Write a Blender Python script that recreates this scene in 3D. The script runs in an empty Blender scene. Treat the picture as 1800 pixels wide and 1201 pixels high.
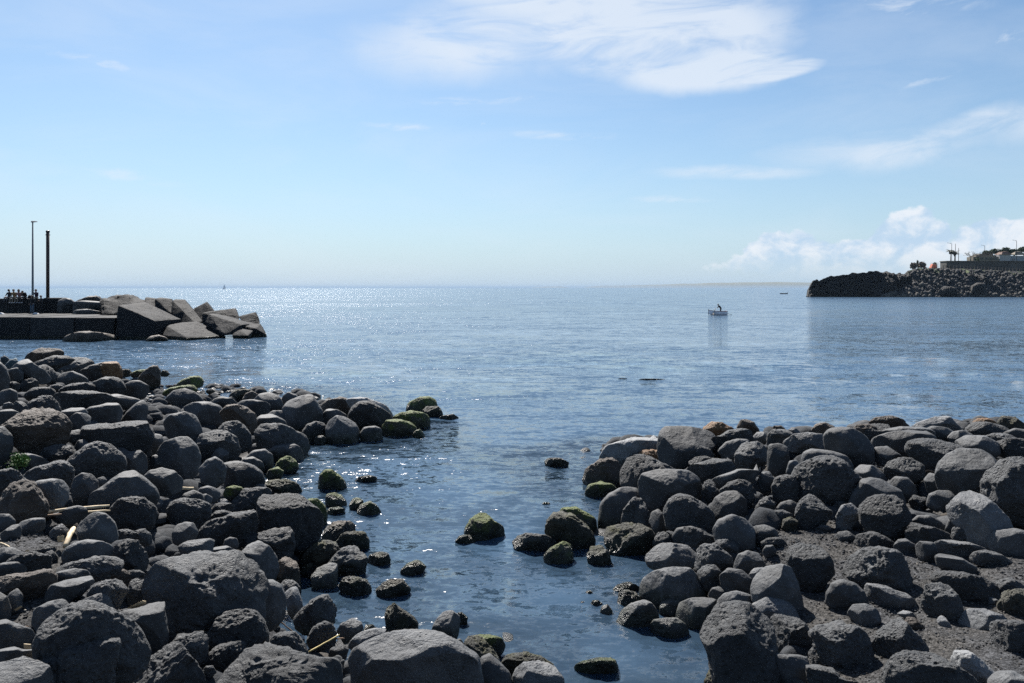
import bpy, bmesh, math, random
import numpy as np
from mathutils import Vector, Matrix

R = math.radians
rng = np.random.RandomState(7)
random.seed(7)
scene = bpy.context.scene
COL = scene.collection

# ------------------------------------------------------------------ camera
F = 1350.0; CAMH = 4.3
PITCH = 0.0            # level camera, the frame is shifted down (verticals stay vertical)
cam_data = bpy.data.cameras.new("camera")
cam_data.sensor_width = 36.0
cam_data.lens = 36.0 * F / 1800.0
cam_data.shift_y = -94.5 / 1800.0
cam_data.clip_start = 0.1
cam_data.clip_end = 90000
cam = bpy.data.objects.new("camera", cam_data)
cam.location = (0, 0, CAMH)
cam.rotation_euler = (math.pi / 2 - PITCH, 0, 0)
COL.objects.link(cam)
scene.camera = cam

# ------------------------------------------------------------------ light
SUN_AZ, SUN_EL = R(-20.0), R(47.0)          # azimuth left of the view axis (+Y)
sd = bpy.data.lights.new("sun", 'SUN')
sd.energy = 5.0; sd.angle = R(0.53); sd.color = (1.0, 0.955, 0.9)
sun = bpy.data.objects.new("sun", sd)
sdir = Vector((math.sin(SUN_AZ) * math.cos(SUN_EL), math.cos(SUN_AZ) * math.cos(SUN_EL), math.sin(SUN_EL)))
sun.rotation_euler = sdir.to_track_quat('Z', 'Y').to_euler()
sun.location = (-30, 60, 80)
COL.objects.link(sun)

scene.view_settings.view_transform = 'Standard'
scene.view_settings.look = 'None'
scene.view_settings.exposure = 1.25
scene.view_settings.gamma = 1.0
scene.view_settings.use_curve_mapping = False
scene.cycles.use_denoising = False; scene.cycles.denoising_input_passes = 'RGB_ALBEDO_NORMAL'; scene.cycles.denoising_prefilter = 'ACCURATE'
scene.cycles.max_bounces = 5
scene.cycles.diffuse_bounces = 2
scene.cycles.glossy_bounces = 3
scene.cycles.transparent_max_bounces = 12
scene.cycles.sample_clamp_direct = 4.0
scene.cycles.sample_clamp_indirect = 0.6


class NT:
    """tiny helper for node trees"""
    def __init__(s, tree):
        s.t = tree; s.n = tree.nodes; s.l = tree.links
        s.n.clear()
    def add(s, typ, **kw):
        nd = s.n.new(typ)
        for k, v in kw.items():
            setattr(nd, k, v)
        return nd
    def put(s, sock, v):
        if v is None: return
        if isinstance(v, bpy.types.NodeSocket): s.l.new(v, sock)
        elif isinstance(v, (tuple, list)) and len(v) == 3 and sock.type == 'RGBA': sock.default_value = (*v, 1)
        else: sock.default_value = v
    def m(s, op, a, b=None, c=None, clamp=False):
        nd = s.add('ShaderNodeMath', operation=op); nd.use_clamp = clamp
        for i, v in enumerate((a, b, c)):
            s.put(nd.inputs[i], v)
        return nd.outputs[0]
    def v(s, op, a, b=None, out=0, scale=None):
        nd = s.add('ShaderNodeVectorMath', operation=op)
        s.put(nd.inputs[0], a); s.put(nd.inputs[1], b)
        if scale is not None: s.put(nd.inputs['Scale'], scale)
        return nd.outputs[out]
    def xyz(s, x, y, z):
        nd = s.add('ShaderNodeCombineXYZ')
        for i, q in enumerate((x, y, z)): s.put(nd.inputs[i], q)
        return nd.outputs[0]
    def sep(s, v):
        nd = s.add('ShaderNodeSeparateXYZ'); s.put(nd.inputs[0], v); return nd.outputs
    def noise(s, vec, scale, detail=4, rough=0.55, dist=0.0, dim='3D', color=False):
        nd = s.add('ShaderNodeTexNoise', noise_dimensions=dim)
        s.put(nd.inputs['Vector'], vec)
        nd.inputs['Scale'].default_value = scale; nd.inputs['Detail'].default_value = detail
        nd.inputs['Roughness'].default_value = rough; nd.inputs['Distortion'].default_value = dist
        return nd.outputs['Color' if color else 'Fac']
    def vor(s, vec, scale, feature='F1', out='Distance', rand=1.0, smooth=None):
        nd = s.add('ShaderNodeTexVoronoi', feature=feature)
        s.put(nd.inputs['Vector'], vec); nd.inputs['Scale'].default_value = scale
        nd.inputs['Randomness'].default_value = rand
        return nd.outputs[out]
    def mix(s, f, a, b, blend='MIX'):
        nd = s.add('ShaderNodeMix', data_type='RGBA', blend_type=blend)
        s.put(nd.inputs[0], f); s.put(nd.inputs[6], a); s.put(nd.inputs[7], b)
        return nd.outputs[2]
    def ramp(s, f, lo, hi, a=0.0, b=1.0, smooth=True):
        nd = s.add('ShaderNodeMapRange')
        nd.interpolation_type = 'SMOOTHSTEP' if smooth else 'LINEAR'
        s.put(nd.inputs[0], f); s.put(nd.inputs[1], lo); s.put(nd.inputs[2], hi)
        s.put(nd.inputs[3], a); s.put(nd.inputs[4], b)
        return nd.outputs[0]
    def bump(s, h, strength, dist, normal=None):
        nd = s.add('ShaderNodeBump'); s.put(nd.inputs['Height'], h)
        s.put(nd.inputs['Strength'], strength); s.put(nd.inputs['Distance'], dist); s.put(nd.inputs['Normal'], normal)
        return nd.outputs[0]


# ------------------------------------------------------------------ world
def build_world():
    w = bpy.data.worlds.new("World"); scene.world = w; w.use_nodes = True
    T = NT(w.node_tree)
    sky = T.add('ShaderNodeTexSky', sky_type='NISHITA')
    sky.sun_disc = False
    sky.sun_elevation = SUN_EL
    sky.sun_rotation = SUN_AZ
    sky.altitude = 0; sky.air_density = 1.0; sky.dust_density = 0.6; sky.ozone_density = 1.2
    g = T.add('ShaderNodeTexCoord').outputs['Generated']
    d = T.v('NORMALIZE', g)
    x, y, z = T.sep(d)
    az = T.m('ARCTAN2', x, y)
    hr = T.m('SQRT', T.m('ADD', T.m('MULTIPLY', x, x), T.m('MULTIPLY', y, y)))
    el = T.m('ARCTAN2', z, hr)
    # lens-free direction coordinates: u grows to the right, v up, both as photo px / 100
    u = T.m('MULTIPLY', T.m('TANGENT', T.m('MAXIMUM', T.m('MINIMUM', az, 1.4), -1.4)), 13.5)
    v = T.m('MULTIPLY', T.m('TANGENT', T.m('MINIMUM', el, 1.4)), 13.5)
    uv = T.xyz(u, v, 0)
    # gentle warp for all cloud shapes
    wn = T.noise(uv, 0.55, 5, 0.6, dim='2D', color=True)
    wr, wg, wb = T.sep(wn)
    def blob(px, py, a, b, rot=0.0, warp=0.6, soft=0.55):
        cu = (px - 900) / 100.0; cv = (506 - py) / 100.0
        du = T.m('SUBTRACT', T.m('ADD', u, T.m('MULTIPLY', T.m('SUBTRACT', wr, .5), warp * 2.2)), cu)
        dv = T.m('SUBTRACT', T.m('ADD', v, T.m('MULTIPLY', T.m('SUBTRACT', wg, .5), warp * 0.9)), cv)
        c, s_ = math.cos(rot), math.sin(rot)
        p = T.m('DIVIDE', T.m('ADD', T.m('MULTIPLY', du, c), T.m('MULTIPLY', dv, s_)), a)
        q = T.m('DIVIDE', T.m('SUBTRACT', T.m('MULTIPLY', dv, c), T.m('MULTIPLY', du, s_)), b)
        r2 = T.m('ADD', T.m('MULTIPLY', p, p), T.m('MULTIPLY', q, q))
        return T.ramp(T.m('SQRT', r2), 1.0, 1.0 - soft, 0.0, 1.0)
    def union(lst):
        o = lst[0]
        for b_ in lst[1:]: o = T.m('MAXIMUM', o, b_)
        return o
    # streaky cirrus texture
    st = T.noise(T.xyz(T.m('MULTIPLY', T.m('ADD', u, T.m('MULTIPLY', v, 1.2)), 0.45), T.m('MULTIPLY', T.m('SUBTRACT', v, T.m('MULTIPLY', u, .10)), 2.0), 3.1), 1.0, 8, 0.62, 0.6)
    st2 = T.noise(T.xyz(T.m('MULTIPLY', T.m('SUBTRACT', u, T.m('MULTIPLY', v, 1.5)), 1.1), T.m('MULTIPLY', v, 3.4), 9.7), 1.0, 6, 0.65, 0.4)
    c1 = union([blob(790, 85, 2.7, .9, .0, .6, 1.), blob(1130, 62, 3.4, 1.0, -.06, .35, .5), blob(1240, 130, 2.0, .55, .0, .3, .5), blob(1360, 147, 1.12, .2, .10, .15, .45),
                blob(1000, -30, 3.6, 1.2, -.1, .5, .6), blob(880, 60, 2.6, 1.0, .0, .7, .95), blob(1300, -40, 1.6, 1.0, -.3, .5, .7)])
    c1 = T.m('MULTIPLY', c1, T.ramp(st, .24, .56, .16, 1.0))
    c2 = union([blob(1560, 285, 2.7, .46, .06, .5, .9), blob(1290, 315, 2.1, .17, -.03, .3, .9), blob(1700, 265, 2.4, .3, .10, .5, .9), blob(1900, 270, 2.6, .5, .0, .5, .9)])
    c2 = T.m('MULTIPLY', c2, T.ramp(st, .27, .60, .15, .85))
    c3 = union([blob(1620, 55, 2.3, .38, -.08, .8, 1.), blob(1790, 135, 1.2, .22, .1, .5, 1.), blob(230, 330, 1.2, .14, -.1, .4, 1.),
                blob(160, 160, 1.3, .12, -.1, .4, 1.), blob(840, 178, 1.6, .12, .05, .3, 1.), blob(1630, 185, .8, .09, .15, .3, 1.),
                blob(700, 228, .9, .12, .0, .4, 1.), blob(1180, 355, 1.0, .1, -.05, .3, 1.), blob(980, 240, 1.6, .12, -.03, .3, 1.)])
    c3 = T.m('MULTIPLY', c3, T.ramp(st2, .35, .7, .0, .75))
    # soft overall veil, denser low down
    veil = T.m('MULTIPLY', T.ramp(T.noise(T.xyz(T.m('MULTIPLY', u, .22), T.m('MULTIPLY', v, .8), 0), 1.0, 6, .6, .5), .40, .72), .22)
    # cumulus bank low on the right
    puff = T.noise(T.xyz(u, T.m('MULTIPLY', v, 1.5), 4.4), 1.7, 7, .56, .25)
    edge = T.m('ADD', T.m('MULTIPLY', T.m('SUBTRACT', puff, .5), 1.0), v)
    # top height of the bank as a function of azimuth
    uu = T.m('DIVIDE', T.m('SUBTRACT', u, 3.2), 6.0)
    bump1 = blob(1600, 440, 1.1, .78, 0, .22, .6)
    bump2 = blob(1375, 450, 1.0, .55, 0, .22, .6)
    bump3 = blob(1760, 445, 1.7, .62, 0, .22, .6)
    bump4 = blob(1480, 462, 3.0, .50, 0, .2, .7)
    bump5 = blob(2100, 440, 3.0, .7, 0, .3, .6)
    cu = union([bump1, bump2, bump3, bump4, bump5])
    cumask = T.ramp(T.m('ADD', cu, T.m('MULTIPLY', T.m('SUBTRACT', puff, .5), 1.7)), .38, .60)
    cumask = T.m('MULTIPLY', cumask, T.ramp(v, .02, .7, .0, 1.))
    shade = T.ramp(T.noise(T.xyz(T.m('ADD', u, .12), T.m('SUBTRACT', T.m('MULTIPLY', v, 1.5), .16), 4.4), 1.7, 7, .56, .25), .38, .62)
    cucol = T.mix(shade, (4.4, 5.8, 7.4), (7.5, 7.8, 8.3))
    base = sky.outputs[0]
    SKY = 0.05
    K = 8.5
    def col(r, g_, b_): return (r * K, g_ * K, b_ * K)
    # the air near the horizon is milky
    hz = T.m('POWER', T.m('SUBTRACT', 1.0, T.m('MAXIMUM', T.m('MINIMUM', T.m('ABSOLUTE', z), 1.), 0.)), 7.5)
    base = T.mix(1.0, base, (.72, .88, .985), 'MULTIPLY')
    b2 = T.mix(T.m('MULTIPLY', hz, .88), base, col(.53, .68, .85))
    cov = T.m('MINIMUM', union([c1, c2, c3, veil]), 1.0)
    b3 = T.mix(T.m('MULTIPLY', cov, .80), b2, col(.80, .87, .96))
    b4 = T.mix(T.m('MULTIPLY', cumask, .85), b3, cucol)
    bg = T.add('ShaderNodeBackground'); T.put(bg.inputs[0], b4); bg.inputs[1].default_value = SKY
    o = T.add('ShaderNodeOutputWorld'); T.l.new(bg.outputs[0], o.inputs[0])
build_world()

# ------------------------------------------------------------------ geometry of the place
SP, CP = math.sin(PITCH), math.cos(PITCH)
CAM = np.array([0, 0, CAMH])

def ray(px, py):
    """direction (per unit of camera depth) of a sight line in the survey photograph"""
    xr = (np.asarray(px, float) - 900.0) / F; yr = (506.0 - np.asarray(py, float)) / F
    return np.stack([xr, CP + yr * SP, -SP + yr * CP], -1)

def on_plane(px, py, z):
    d = ray(px, py); t = (z - CAMH) / d[..., 2]
    return CAM + d * np.asarray(t)[..., None]

def at_depth(px, py, Y):
    """point on the sight line at world distance Y"""
    d = ray(px, py); return CAM + d * (Y / d[..., 1])[..., None] if np.ndim(px) else CAM + d * (Y / d[1])

# surveyed heights: photo x, photo y, height above the sea, 1 = open gravel
SURV = """0,640,1.5,0 60,628,1.2,0 150,642,.8,0 100,690,1.4,0 0,720,1.8,0 200,660,.45,0 262,690,.2,0 215,700,.5,0 300,700,.3,0 350,700,.25,0
420,700,.2,0 500,712,.25,0 560,722,.25,0 620,732,.3,0 690,742,.15,0 740,748,.0,0 100,760,1.4,0 200,760,1.1,0 300,760,.8,0 400,760,.55,0
480,780,.3,0 540,790,.05,0 600,778,.0,0 670,774,-.02,0 0,850,1.6,0 100,850,1.35,0 200,870,1.1,0 300,850,.8,0 400,840,.45,0 480,832,.1,0
530,820,-.1,0 525,862,.0,0 0,960,1.5,.8 60,955,1.4,1 140,975,1.3,.6 200,950,1.1,0 300,950,.85,0 400,930,.6,0 480,950,.35,0 555,920,.0,0 600,965,-.02,0
650,1000,-.1,0 0,1040,1.45,.5 110,1050,1.35,.8 40,1070,1.4,.6 250,1050,1.0,0 400,1050,.75,0 500,1042,.25,0 560,1040,-.05,0 600,1085,.0,0 572,1122,.28,0 622,1122,.2,0 650,1112,.0,0
0,1200,1.5,0 120,1180,1.4,0 300,1180,1.0,.2 450,1180,.75,0 600,1150,.35,0 730,1190,.4,0 830,1170,.1,0 950,1201,.1,0 1000,1210,-.05,0
1030,842,.0,0 1060,872,-.02,0 1100,800,.15,0 1160,770,.5,0 1250,760,.8,0 1400,762,.95,0 1550,757,1.05,0 1700,752,1.1,0 1800,750,1.2,0
1200,850,.7,0 1300,850,.85,0 1450,840,.95,0 1600,820,1.05,0 1750,820,1.15,0 1830,850,1.2,0 1050,922,.0,0 1110,930,.2,0 1200,920,.5,0 1300,930,.62,0
1400,950,.55,1 1470,975,.55,1 1450,940,.6,1 1600,920,.75,0 1750,920,.95,0 980,962,-.03,0 1050,992,-.05,0 1130,992,.0,.4 1150,1002,.0,.3 1200,985,.3,0
1300,1000,.45,.3 1330,960,.55,.6 1420,1062,.48,1 1470,1060,.5,1 1550,1080,.55,1 1700,1000,.72,.8 1650,1110,.62,1 1700,1130,.66,1 1800,1140,.75,1 1790,1000,.85,.8
1630,1000,.66,.8 1090,1062,-.03,0 1150,1122,-.03,0 1215,1112,.0,0 1240,1150,.0,0 1300,1080,.35,0 1300,1200,.3,0 1400,1180,.45,.5 1500,1180,.5,1 1540,1130,.52,1 1600,1200,.62,.8
1800,1200,.78,1 1250,1201,.0,0
700,860,-.45,0 800,900,-.5,0 900,800,-.8,0 700,1000,-.35,0 900,1000,-.5,0 1000,1100,-.45,0 850,1080,-.3,0 1100,1185,-.3,0 1180,1170,-.22,0
600,850,-.25,0 650,935,-.25,0 930,930,-.3,0 1150,1160,-.22,0 1050,1060,-.22,0 1110,1000,-.12,0 680,1060,-.2,0 600,640,-2.2,0 900,600,-4,0 1300,600,-4,0 200,610,-2,0 400,620,-2.5,0
500,665,-1.2,0 330,645,-1,0 800,690,-1.5,0 1000,760,-1.2,0 1040,780,-.7,0 1180,715,-1.5,0 1400,700,-2,0 1700,690,-2.5,0 60,600,-1.2,0 300,670,-1,0 350,671,-.9,0 430,674,-.9,0 520,680,-.9,0 620,682,-.9,0 700,688,-.8,0 790,715,-.8,0 100,608,-1.4,0 180,624,-1.1,0 235,636,-.8,0 30,606,-1.2,0 850,760,-.8,0 780,760,-.6,0"""
_a = np.array([[float(q) for q in t.split(',')] for t in SURV.split()])
_w = on_plane(_a[:, 0], _a[:, 1], _a[:, 2])
_extra = np.array([[-12, 4, 2.0, 0], [-20, 12, 2.2, 0], [-30, 26, 1.6, 0], [-45, 40, 1.5, 0], [-60, 12, 3, 0], [12, 4, 1.0, 0], [18, 10, 1.3, 0], [28, 17, 1.2, 0],
                   [0, 4.5, .9, 0], [0, 0, 1.6, 0], [-8, 0, 2.2, 0], [8, 0, 1.5, 0], [0, -8, 2.6, 0], [-20, -10, 2.8, 0], [20, -10, 2.6, 0], [0, -30, 9, 0], [-30, -32, 9, 0], [30, -32, 9, 0], [-60, -20, 8, 0], [60, -20, 8, 0], [0, -18, 5, 0], [-18, -20, 5.5, 0], [18, -20, 5.5, 0], [45, 18, 1.5, 0], [40, 5, 2, 0],  # high ground behind the camera: unseen hillside added to block low sky light
                   [5, 22.5, -.7, 0], [9, 23, -.8, 0], [13, 24, -1, 0], [18, 26, -1.2, 0], [28, 28, -1.5, 0], [-3, 6.5, .55, 0], [3, 6.2, .15, 0], [1, 6.8, -.05, 0]])
AX = np.concatenate([_w[:, 0], _extra[:, 0]]); AY = np.concatenate([_w[:, 1], _extra[:, 1]])
AZ = np.concatenate([_a[:, 2], _extra[:, 2]]); AG = np.concatenate([_a[:, 3], _extra[:, 3]])

def survey(x, y):
    """height of the boulder tops' footing and share of open gravel at world x, y (any shape)"""
    x = np.asarray(x, float); y = np.asarray(y, float); sh = x.shape
    xf = x.ravel(); yf = y.ravel(); z = np.empty(xf.shape); g = np.empty(xf.shape)
    for i in range(0, len(xf), 20000):
        dx = xf[i:i + 20000, None] - AX; dy = (yf[i:i + 20000, None] - AY) * .8
        d2 = dx * dx + dy * dy + .04 + 0.0004 * (yf[i:i + 20000, None] ** 2)
        w = d2 ** -2.2; s = w.sum(1)
        z[i:i + 20000] = (w * AZ).sum(1) / s; g[i:i + 20000] = (w * AG).sum(1) / s
    return z.reshape(sh), g.reshape(sh)

def hash3(ix, iy, iz, seed=0):
    h = (ix.astype(np.int64) * 374761393 + iy.astype(np.int64) * 668265263 + iz.astype(np.int64) * 2147483647 + seed * 1274126177) & 0xFFFFFFFF
    h = ((h ^ (h >> 13)) * 1274126177) & 0xFFFFFFFF
    h = ((h ^ (h >> 16)) * 2246822519) & 0xFFFFFFFF
    return (h ^ (h >> 15)).astype(np.float64) / 4294967295.0

def vnoise(p, seed=0):
    i = np.floor(p); f = p - i; f = f * f * f * (f * (f * 6 - 15) + 10)
    o = 0
    for a in (0, 1):
        for b in (0, 1):
            for c in (0, 1):
                w = (f[:, 0] if a else 1 - f[:, 0]) * (f[:, 1] if b else 1 - f[:, 1]) * (f[:, 2] if c else 1 - f[:, 2])
                o = o + w * hash3(i[:, 0] + a, i[:, 1] + b, i[:, 2] + c, seed)
    return o * 2 - 1

def fbm(p, octaves=4, gain=.5, lac=2.07, seed=0):
    o = 0; a = 1; q = p.copy()
    for k in range(octaves):
        o = o + a * vnoise(q, seed + k * 17); q = q * lac + 13.7; a *= gain
    return o

def mesh_np(name, verts, faces, mat=None, smooth=True):
    """faces: (n,3) or (n,4) int array"""
    me = bpy.data.meshes.new(name)
    faces = np.asarray(faces, np.int32); n, k = faces.shape
    me.vertices.add(len(verts)); me.vertices.foreach_set('co', np.asarray(verts, np.float32).ravel())
    me.loops.add(n * k); me.loops.foreach_set('vertex_index', faces.ravel())
    me.polygons.add(n); me.polygons.foreach_set('loop_start', np.arange(0, n * k, k, dtype=np.int32))
    me.update(calc_edges=True)
    if smooth: me.polygons.foreach_set('use_smooth', np.ones(n, bool))
    if mat: me.materials.append(mat)
    return me

def obj(name, me, parent=None, loc=(0, 0, 0), label=None, cat=None, group=None, kind=None):
    o = bpy.data.objects.new(name, me); o.location = loc; COL.objects.link(o)
    if parent: o.parent = parent
    if label: o['label'] = label
    if cat: o['category'] = cat
    if group: o['group'] = group
    if kind: o['kind'] = kind
    return o

def thing(name, label, cat, loc=(0, 0, 0), group=None):
    return obj(name, None, None, tuple(loc), label, cat, group)

# ------------------------------------------------------------------ materials
def new_mat(name):
    m = bpy.data.materials.new(name); m.use_nodes = True
    T = NT(m.node_tree)
    p = T.add('ShaderNodeBsdfPrincipled'); o = T.add('ShaderNodeOutputMaterial')
    T.l.new(p.outputs[0], o.inputs[0])
    return m, T, p

def plain(name, colr, rough=.6, var=.15, scale=4, metal=0):
    m, T, p = new_mat(name)
    co = T.add('ShaderNodeTexCoord').outputs['Object']
    n = T.noise(co, scale, 5, .6)
    c = T.mix(T.ramp(n, .3, .7), tuple(q * (1 - var) for q in colr), tuple(min(1, q * (1 + var)) for q in colr))
    T.put(p.inputs['Base Color'], c); p.inputs['Roughness'].default_value = rough; p.inputs['Metallic'].default_value = metal
    return m

def rock_mat(name, c1, c2, c3=None, spec=.38, patch=None, pit=22.0, pitd=.008, pitamt=.35, moss=0.0, mosscol=(.045, .06, .012), white=0.0, grain=1.0):
    m, T, p = new_mat(name)
    oc = T.add('ShaderNodeTexCoord').outputs['Object']
    rnd = T.add('ShaderNodeObjectInfo').outputs['Random']
    co = T.v('ADD', oc, T.xyz(T.m('MULTIPLY', rnd, 37.), T.m('MULTIPLY', rnd, 91.), T.m('MULTIPLY', rnd, 17.)))
    big = T.noise(co, 1.6, 5, .6, .4); mid = T.noise(co, 7, 6, .65); fine = T.noise(co, 60, 4, .7)
    c = T.mix(T.ramp(big, .35, .65), c1, c2)
    if c3: c = T.mix(T.m('MULTIPLY', T.ramp(mid, .52, .72), .6), c, c3)
    br = T.m('ADD', .72, T.m('MULTIPLY', rnd, .56))
    br = T.m('MULTIPLY', br, T.ramp(fine, .3, .7, .62, 1.4, False))
    br = T.m('MULTIPLY', br, T.ramp(mid, .3, .7, .82, 1.2, False))
    c = T.mix(1.0, c, T.xyz(br, br, br), 'MULTIPLY')
    pos = T.add('ShaderNodeNewGeometry')
    px, py, pz = T.sep(pos.outputs['Position'])
    nz = T.sep(pos.outputs['Normal'])[2]
    wob = T.m('MULTIPLY', T.m('SUBTRACT', mid, .5), .35)
    if patch:
        ox = T.sep(oc)[0]
        pf = T.ramp(T.m('ADD', ox, T.m('MULTIPLY', T.m('SUBTRACT', mid, .5), .25)), patch[0], patch[0] + .08)
        c = T.mix(T.m('MULTIPLY', pf, .9), c, T.mix(T.ramp(mid, .4, .6), (.12, .062, .030), (.21, .125, .06)))
    if white:
        wf = T.m('MULTIPLY', T.ramp(T.noise(co, 3.2, 6, .7, .8), .56 - white * .35, .66 - white * .25), .9)
        c = T.mix(wf, c, (.20, .205, .21))
    if moss:
        mf = T.ramp(T.m('ADD', T.noise(co, 2.6, 6, .7), T.m('MULTIPLY', nz, .16)), .70 - moss * .30, .80 - moss * .26)
        c = T.mix(T.m('MULTIPLY', mf, .85), c, T.mix(T.ramp(fine, .35, .65), tuple(q * .45 for q in mosscol), tuple(q * 1.5 for q in mosscol)))
    wet = T.ramp(T.m('ADD', pz, wob), .26, .10)
    slime = T.ramp(T.m('ADD', pz, T.m('MULTIPLY', wob, 1.3)), .34, .12)
    c = T.mix(T.m('MULTIPLY', slime, .55), c, T.mix(T.ramp(mid, .4, .6), (.020, .020, .014), (.05, .055, .018)))
    c = T.mix(T.m('MULTIPLY', wet, .6), c, (.010, .012, .012))
    T.put(p.inputs['Base Color'], c)
    T.put(p.inputs['Roughness'], T.m('SUBTRACT', T.ramp(fine, .3, .7, .58, .85, False), T.m('MULTIPLY', wet, .42)))
    p.inputs['Specular IOR Level'].default_value = spec
    # relief: grain, cracks and gas bubbles
    vd = T.vor(co, pit)
    vd2 = T.vor(co, pit * 2.7)
    sel = T.ramp(T.noise(co, 2.3, 4, .6), .62 - pitamt * .45, .72 - pitamt * .3)
    pits = T.m('MULTIPLY', T.m('ADD', T.ramp(vd, .12, .42), T.m('MULTIPLY', T.ramp(vd2, .1, .45), .5)), sel)
    h = T.m('ADD', T.m('MULTIPLY', pits, 1.0), T.m('MULTIPLY', T.noise(co, 26 * grain, 7, .72), 1.6))
    h = T.m('ADD', h, T.m('MULTIPLY', T.noise(co, 5.5, 4, .6, .6), 1.4))
    b = T.bump(h, 1.0, pitd * 2.5)
    T.put(p.inputs['Normal'], b)
    return m

M = {}
M['b'] = rock_mat('basalt_smooth', (0.0383, 0.0401, 0.0419), (0.0581, 0.0608, 0.0636), (0.0759, 0.0794, 0.0830), pit=30, pitd=.0036, pitamt=.1)
M['p'] = rock_mat('basalt_pitted', (0.0396, 0.0415, 0.0434), (0.0561, 0.0587, 0.0613), (0.0674, 0.0705, 0.0737), pit=17, pitd=.012, pitamt=.95)
M['a'] = rock_mat('basalt_rough', (0.0376, 0.0394, 0.0411), (0.0547, 0.0573, 0.0598), (0.0701, 0.0734, 0.0767), pit=26, pitd=.010, pitamt=.45)
M['l'] = rock_mat('basalt_light', (0.0852, 0.0891, 0.0943), (0.1179, 0.1218, 0.1258), (0.1375, 0.1337, 0.1258), pit=24, pitd=.008, pitamt=.25)
M['n'] = rock_mat('basalt_brown', (0.0494, 0.0407, 0.0344), (0.0762, 0.0612, 0.0494), (0.0935, 0.0762, 0.0601), pit=24, pitd=.010, pitamt=.5)
M['o'] = rock_mat('rusty_rock', (0.062, 0.053, 0.043), (0.186, 0.099, 0.043), (0.211, 0.124, 0.056), pit=20, pitd=.009, pitamt=.4)
M['g'] = rock_mat('mossy_rock', (0.053, 0.051, 0.041), (0.081, 0.077, 0.059), (0.099, 0.093, 0.068), pit=24, pitd=.010, pitamt=.6, moss=.85, mosscol=(.075, .10, .014))
M['k'] = rock_mat('weedy_rock', (0.0334, 0.0334, 0.0282), (0.0546, 0.0537, 0.0405), (0.0713, 0.0651, 0.0493), pit=28, pitd=.012, pitamt=.8, moss=.25, mosscol=(0.0440, 0.0440, 0.0123))
M['w'] = rock_mat('pale_crusted_rock', (0.0651, 0.0678, 0.0651), (0.1197, 0.1197, 0.1144), (0.1637, 0.1637, 0.1584), pit=24, pitd=.008, pitamt=.3, white=.9)
M['e'] = rock_mat('basalt_with_orange_end', (.034, .034, .035), (.052, .050, .048), None, patch=(.22,), pit=20, pitd=.009, pitamt=.4)
M['t'] = rock_mat('blue_grey_rock', (0.028, 0.053, 0.074), (0.043, 0.074, 0.093), None, pit=24, pitd=.006, pitamt=.2)

def gravel_mat():
    m, T, p = new_mat('black_gravel')
    co = T.add('ShaderNodeTexCoord').outputs['Object']
    v = T.vor(co, 34, out='Color'); vd = T.vor(co, 34)
    v2 = T.vor(co, 90, out='Color'); n = T.noise(co, .9, 5, .6)
    a = T.sep(v)[0]; b = T.sep(v2)[1]
    br = T.m('ADD', T.m('MULTIPLY', T.m('POWER', a, 2.2), .05), T.m('MULTIPLY', T.m('POWER', b, 3.0), .05))
    br = T.m('ADD', br, .013)
    c = T.mix(1.0, T.mix(T.ramp(n, .35, .65), (.95, .98, 1.05), (1.04, 1.0, .95)), T.xyz(br, br, br), 'MULTIPLY')
    pz = T.sep(T.add('ShaderNodeNewGeometry').outputs['Position'])[2]
    wet = T.ramp(T.m('ADD', pz, T.m('MULTIPLY', T.m('SUBTRACT', n, .5), .2)), .16, .03)
    c = T.mix(T.m('MULTIPLY', wet, .65), c, (.012, .010, .008))
    T.put(p.inputs['Base Color'], c)
    T.put(p.inputs['Roughness'], T.ramp(wet, 0, 1, .95, .4)); p.inputs['Specular IOR Level'].default_value = .12
    h = T.m('ADD', T.m('MULTIPLY', T.ramp(vd, .5, .05), 1.0), T.m('MULTIPLY', T.noise(co, 120, 4, .7), .8))
    T.put(p.inputs['Normal'], T.bump(h, 1.0, .006))
    return m
M['gravel'] = gravel_mat()

# ------------------------------------------------------------------ ground
def grid_faces(r, c):
    i = np.arange(r * c).reshape(r, c)
    return np.stack([i[:-1, :-1].ravel(), i[:-1, 1:].ravel(), i[1:, 1:].ravel(), i[1:, :-1].ravel()], 1)
def build_ground():
    xs = np.concatenate([np.linspace(-90, -30, 25)[:-1], np.arange(-30, 30, .2), np.linspace(30, 90, 25)])
    ys = np.concatenate([np.linspace(-40, -2, 12)[:-1], np.arange(-2, 34, .2), np.linspace(34, 90, 24)])
    X, Y = np.meshgrid(xs, ys)
    Z, G = survey(X, Y)
    P = np.stack([X.ravel(), Y.ravel(), np.zeros(X.size)], 1)
    n = fbm(P * .9, 4, seed=3).reshape(X.shape); n2 = fbm(P * 4, 2, seed=5).reshape(X.shape)
    land = 1 / (1 + np.exp(-(Z + .05) * 14))
    sink = (1 - np.clip(G * 1.5, 0, 1)) * .30 * land
    Z = Z - sink + n * .05 + n2 * .006
    far = np.clip((Y - 30) / 30, 0, 1); Z = Z * (1 - far) + far * np.minimum(Z, -3.5)
    me = mesh_np('ground', np.stack([X.ravel(), Y.ravel(), Z.ravel()], 1), grid_faces(*X.shape), M['gravel'])
    obj('ground', me, kind='structure')
    # deep sea floor beyond the bay
    v = [(-60000, -3000, -9), (60000, -3000, -9), (60000, 60000, -9), (-60000, 60000, -9)]
    obj('seabed', mesh_np('seabed', v, [[0, 1, 2, 3]], M['gravel'], False), kind='structure')

build_ground()

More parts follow.
